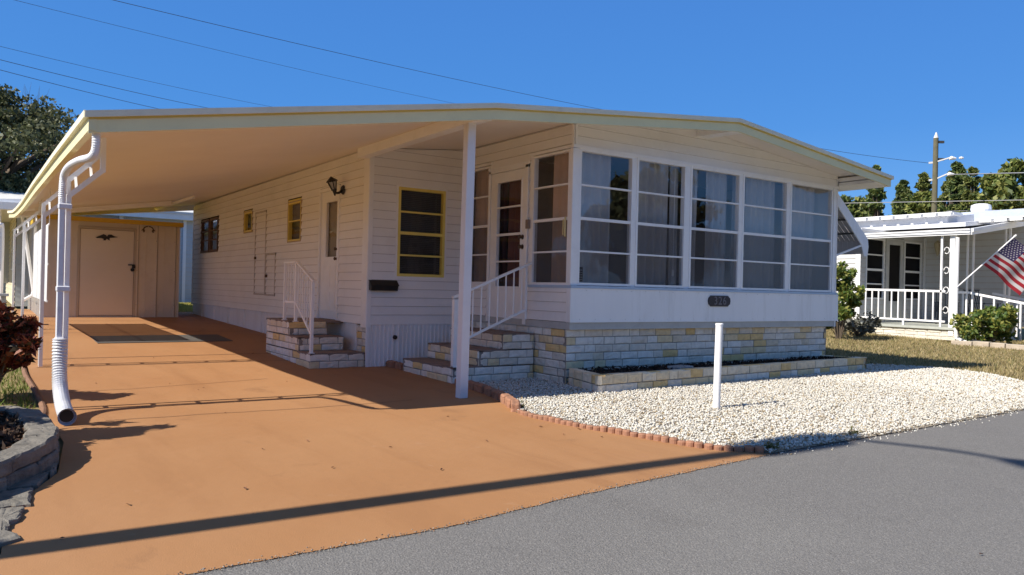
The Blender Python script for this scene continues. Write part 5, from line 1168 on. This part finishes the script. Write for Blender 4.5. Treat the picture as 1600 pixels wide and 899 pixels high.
# ---------------------------------------------------------------- trees
tree('oak_tree', 'large dark evergreen oak behind the carport at the left edge', -.2, 36, .4, 8.5, 4.9, 1.4, OAKL, 71, n=62000, nclump=150, leaf=.11, clump=.16, bare=40)
def far_tree(px_, top, dist, half, lm, seed, label, shape='cone', base=.12, n=12000):
    r_ = ray(px_, 440); r_ = Vector((r_.x, r_.y, 0)).normalized(); p = CAM+r_*dist
    rr_ = ray(px_, top); k = math.hypot(rr_.x, rr_.y); h = 1.2+rr_.z/k*dist
    depth = dist*math.cos(math.atan2(r_.x, r_.y)-YAW)
    return tree('cedar_tree' if shape == 'cone' else 'broadleaf_tree', label, p.x, p.y, 0, h, 1.15*half*depth/F, h*base, lm, seed, n=int(n*1.35), nclump=105, leaf=.25, group='trees beyond the neighbour house', shape=shape, clump=.30 if shape == 'cone' else .24)
far_tree(1322, 292, 62, 34, PINEL, 81, 'dark cedar just right of the white home eave', 'oak', n=6000)
far_tree(1366, 262, 60, 26, PINEL, 82, 'narrow cedar rising behind the tip of the eave', n=6500)
far_tree(1408, 284, 66, 34, PINEL, 83, 'cedar in the row between the eave tip and the utility pole')
far_tree(1440, 275, 60, 34, PINEB, 84, 'yellow-green cedar just left of the utility pole')
far_tree(1492, 258, 64, 40, PINEL, 85, 'cedar immediately right of the utility pole')
far_tree(1516, 265, 60, 28, PINEB, 86, 'second cedar right of the utility pole')
far_tree(1580, 240, 56, 50, PINEB, 87, 'biggest bushy yellow-green tree at the right edge', 'oak', n=12000)
far_tree(1650, 262, 60, 48, PINEL, 88, 'tree mostly beyond the right edge', 'oak', n=5000)
far_tree(1380, 322, 70, 40, PINEL, 89, 'low dark tree filling the gap behind the neighbour roof', 'oak', n=5000)
far_tree(1455, 318, 70, 45, PINEL, 90, 'low dark tree behind the foot of the utility pole', 'oak', n=5000)
far_tree(1545, 320, 72, 40, PINEL, 91, 'low dark tree behind the white roof vent', 'oak', n=5000)
far_tree(1345, 300, 64, 36, PINEB, 92, 'sunny bushy tree between the white home and the narrow cedar', 'oak', n=5000)
far_tree(1425, 300, 68, 44, PINEL, 93, 'darker tree filling in left of the utility pole', 'oak', n=6000)
far_tree(1535, 292, 68, 46, PINEL, 94, 'tree filling the gap left of the biggest one', 'oak', n=6000)
far_tree(1478, 286, 66, 36, PINEB, 95, 'sunlit cedar crown directly behind the insulators')
# ---------------------------------------------------------------- utility pole and lines
def at_d(px_, py_, dist):
    r_ = ray(px_, py_); k = math.hypot(r_.x, r_.y); return CAM + r_*(dist/k)
up_ = thing('utility_pole', 'weathered wooden utility pole rising behind the neighbour house', 'utility pole', tuple(at_d(1456, 440, 45)))
pb_, pt_ = at_d(1456.5, 470, 45), at_d(1462.5, 216, 45); pb_.z = .3
mb = MB(); mb.tube([pb_, pt_], [.16, .12], 12); mb.build('shaft', mat('weathered pole wood', (.13, .12, .075), .9, .2, 3, bump=.01), up_)
mb = MB(); mb.tube([pt_, at_d(1463, 207, 45)], [.12, .03], 12); mb.build('pole_cap', mat('galvanised cap', (.6, .6, .6), .4), up_)
dr_ = Vector((rt2.x, rt2.y, 0)).normalized()
for py_ in (222, 249):
    mb = MB(); c = at_d(1462, py_, 45); mb.bar(c, c+dr_*.42, .10, .12); mb.build('bracket', mat('dark steel', (.05, .05, .05), .6), up_)
for py_, tip in ((254, (1483, 247)), (281, (1480, 272))):
    mb = MB(); c = at_d(1460, py_, 45); e = at_d(tip[0], tip[1], 44.8); l_ = at_d(1451, py_+1, 45); mb.bar(l_, c, .09); mb.bar(c, e, .06); mb.build('cross_arm', mat('pale steel arm', (.55, .55, .55), .5), up_)
    mb = MB(); mb.tube([e+Vector((0, 0, -.05)), e+dr_*.12+Vector((0, 0, .0)), e+dr_*.34+Vector((0, 0, -.02))], [.06, .10, .05], 10); mb.build('insulator', TRIM, up_)
mb = MB(); e = at_d(1502, 247, 44.8); mb.tube([e-dr_*.1, e, e+dr_*.1], [.04, .07, .04], 10); mb.build('insulator', TRIM, up_)
WIRE = mat('wire', (.03, .03, .035), .6, 0); WIREL = mat('pale wire', (.35, .35, .36), .5, 0)
def wire(a, b, sag, r, mtl, label):
    mb = MB(); pts = []
    for k in range(25):
        t = k/24; p = a+(b-a)*t; p.z -= sag*4*t*(1-t); pts.append(p)
    mb.tube(pts, r, 5); tag(mb.build('power_line', mtl, loc=tuple(a)), label, 'cable', 'overhead cables')
for i, (x1, y1, x2, y2, lab) in enumerate([(-120, -36, 760, 172, 'faint overhead cable starting near the top left corner'), (60, -28, 980, 179, 'highest overhead cable, running farthest to the right'), (-80, 53, 520, 184, 'third overhead cable down at the left edge'), (-80, 73, 440, 190, 'fourth overhead cable down at the left edge'), (-80, 88, 400, 200, 'lowest overhead cable above the oak')]):
    wire(at_d(x1, y1, 26), at_d(x2, y2, 42), .15, (.009 if i in (1, 3, 4) else .006), WIRE, lab)
wire(at_d(1485, 273, 45), at_d(1700, 268, 30), .0, .022, WIREL, 'pale cable running right from the lower insulator')
wire(at_d(1300, 318, 50), at_d(1700, 311, 40), .0, .018, WIREL, 'pale cable crossing low in front of the cedars')
wire(at_d(1180, 214, 40), at_d(1451, 255, 45), .1, .010, WIRE, 'thin cable from above the roof to the utility pole')
wire(at_d(1480, 330, 50), at_d(1700, 327, 40), .0, .014, WIREL, 'lowest pale cable just above the neighbour roof')
# ---------------------------------------------------------------- street lamp out to the left whose shadow crosses the drive
LX, LY = -3.35, 4.16
sl_ = thing('street_lamp', 'wooden street light pole with a curved arm standing left of the drive', 'street lamp', (LX, LY, 0))
Ht = 8.45
mb = MB(); mb.tube([(LX, LY, 0), (LX, LY, Ht)], [.115, .085], 14); mb.build('pole', BARK, sl_)
mb = MB(); mb.tube([(LX, LY-.0, Ht-1.1), (LX, LY, Ht-.3)], [.2, .2], 14); mb.build('transformer', TRIM, sl_)
mb = MB(); mb.tube(smooth_path([(LX, LY, Ht-.1), (LX, LY-.5, Ht+.12), (LX, LY-.8, Ht+.2), (LX, LY-1.2, Ht+.2)], 6), .035, 8); mb.build('arm', TRIM, sl_)
mb = MB(); mb.tube([(LX, LY-1.05, Ht+.2), (LX, LY-1.3, Ht+.2), (LX, LY-1.6, Ht+.18), (LX, LY-2.0, Ht+.18), (LX, LY-2.2, Ht+.16)], [.05, .14, .22, .22, .1], 12); mb.build('lamp_head', mat('grey lamp housing', (.4, .4, .4), .5), sl_)
# ---------------------------------------------------------------- across the street (seen only in the panes)
oh = thing('opposite_house', 'white house with a dark green roof stripe across the street, mirrored in the panes', 'house', (1, -14, 0))
frO = FR((0, -12.5, 0), (1, 0, 0), (0, 1, 0)); mb = MB(); siding(mb, frO, -14, 1.5, .3, 3.0, [(-12, -10, 1.1, 2.4), (-7, -5, 1.1, 2.4), (-2.5, -.5, 1.1, 2.4)], h=.15); mb.build('wall', [mat('shaded grey paint', (.30, .29, .28), .7), LAPSHADE], oh)
mb = MB(); frO.box(mb, -14, 1.4, .3, 3.0, -.3, -.2); mb.build('dark_backing', DARK, oh)
for a in (-12, -7, -2.5): window(oh, frO, a+.04, a+1.96, 1.14, 2.36, [1.75], fw_=.05, glass=GLASSD)
mb = MB(); mb.box((-15, -20, 3.0), (2.5, -11.6, 3.12)); mb.build('roof', ROOFM, oh); mb = MB(); mb.box((-15.02, -11.62, 2.96), (2.52, -11.55, 3.16)); mb.build('roof_trim', mat('green trim', (.05, .16, .08), .5), oh)
for i, (x, y, h, r) in enumerate([(9, -15, 7.5, 3.4), (15, -14, 9, 3.8), (21, -16, 8.5, 3.6), (28, -13, 8, 3.6)]):
    tree('oak_tree', ['bushy oak across the street nearest the opposite house', 'tallest oak across the street', 'oak across the street beyond the tallest one', 'oak across the street farthest right'][i], x, y, 0, h, r, 1.0, OAKL, 100+i, n=6000, nclump=60, leaf=.28, clump=.26)
for i, (y, z) in enumerate([(-4.5, 7.2), (-4.5, 6.4), (-4.5, 5.9)]):
    wire(Vector((-30, y, z+1.2)), Vector((45, y, z+1.6)), .9, .02, WIRE, ['upper', 'middle', 'lower'][i]+' cable along the far side of the street')
for o in sc.objects:
    if '_o' in o: del o['_o']
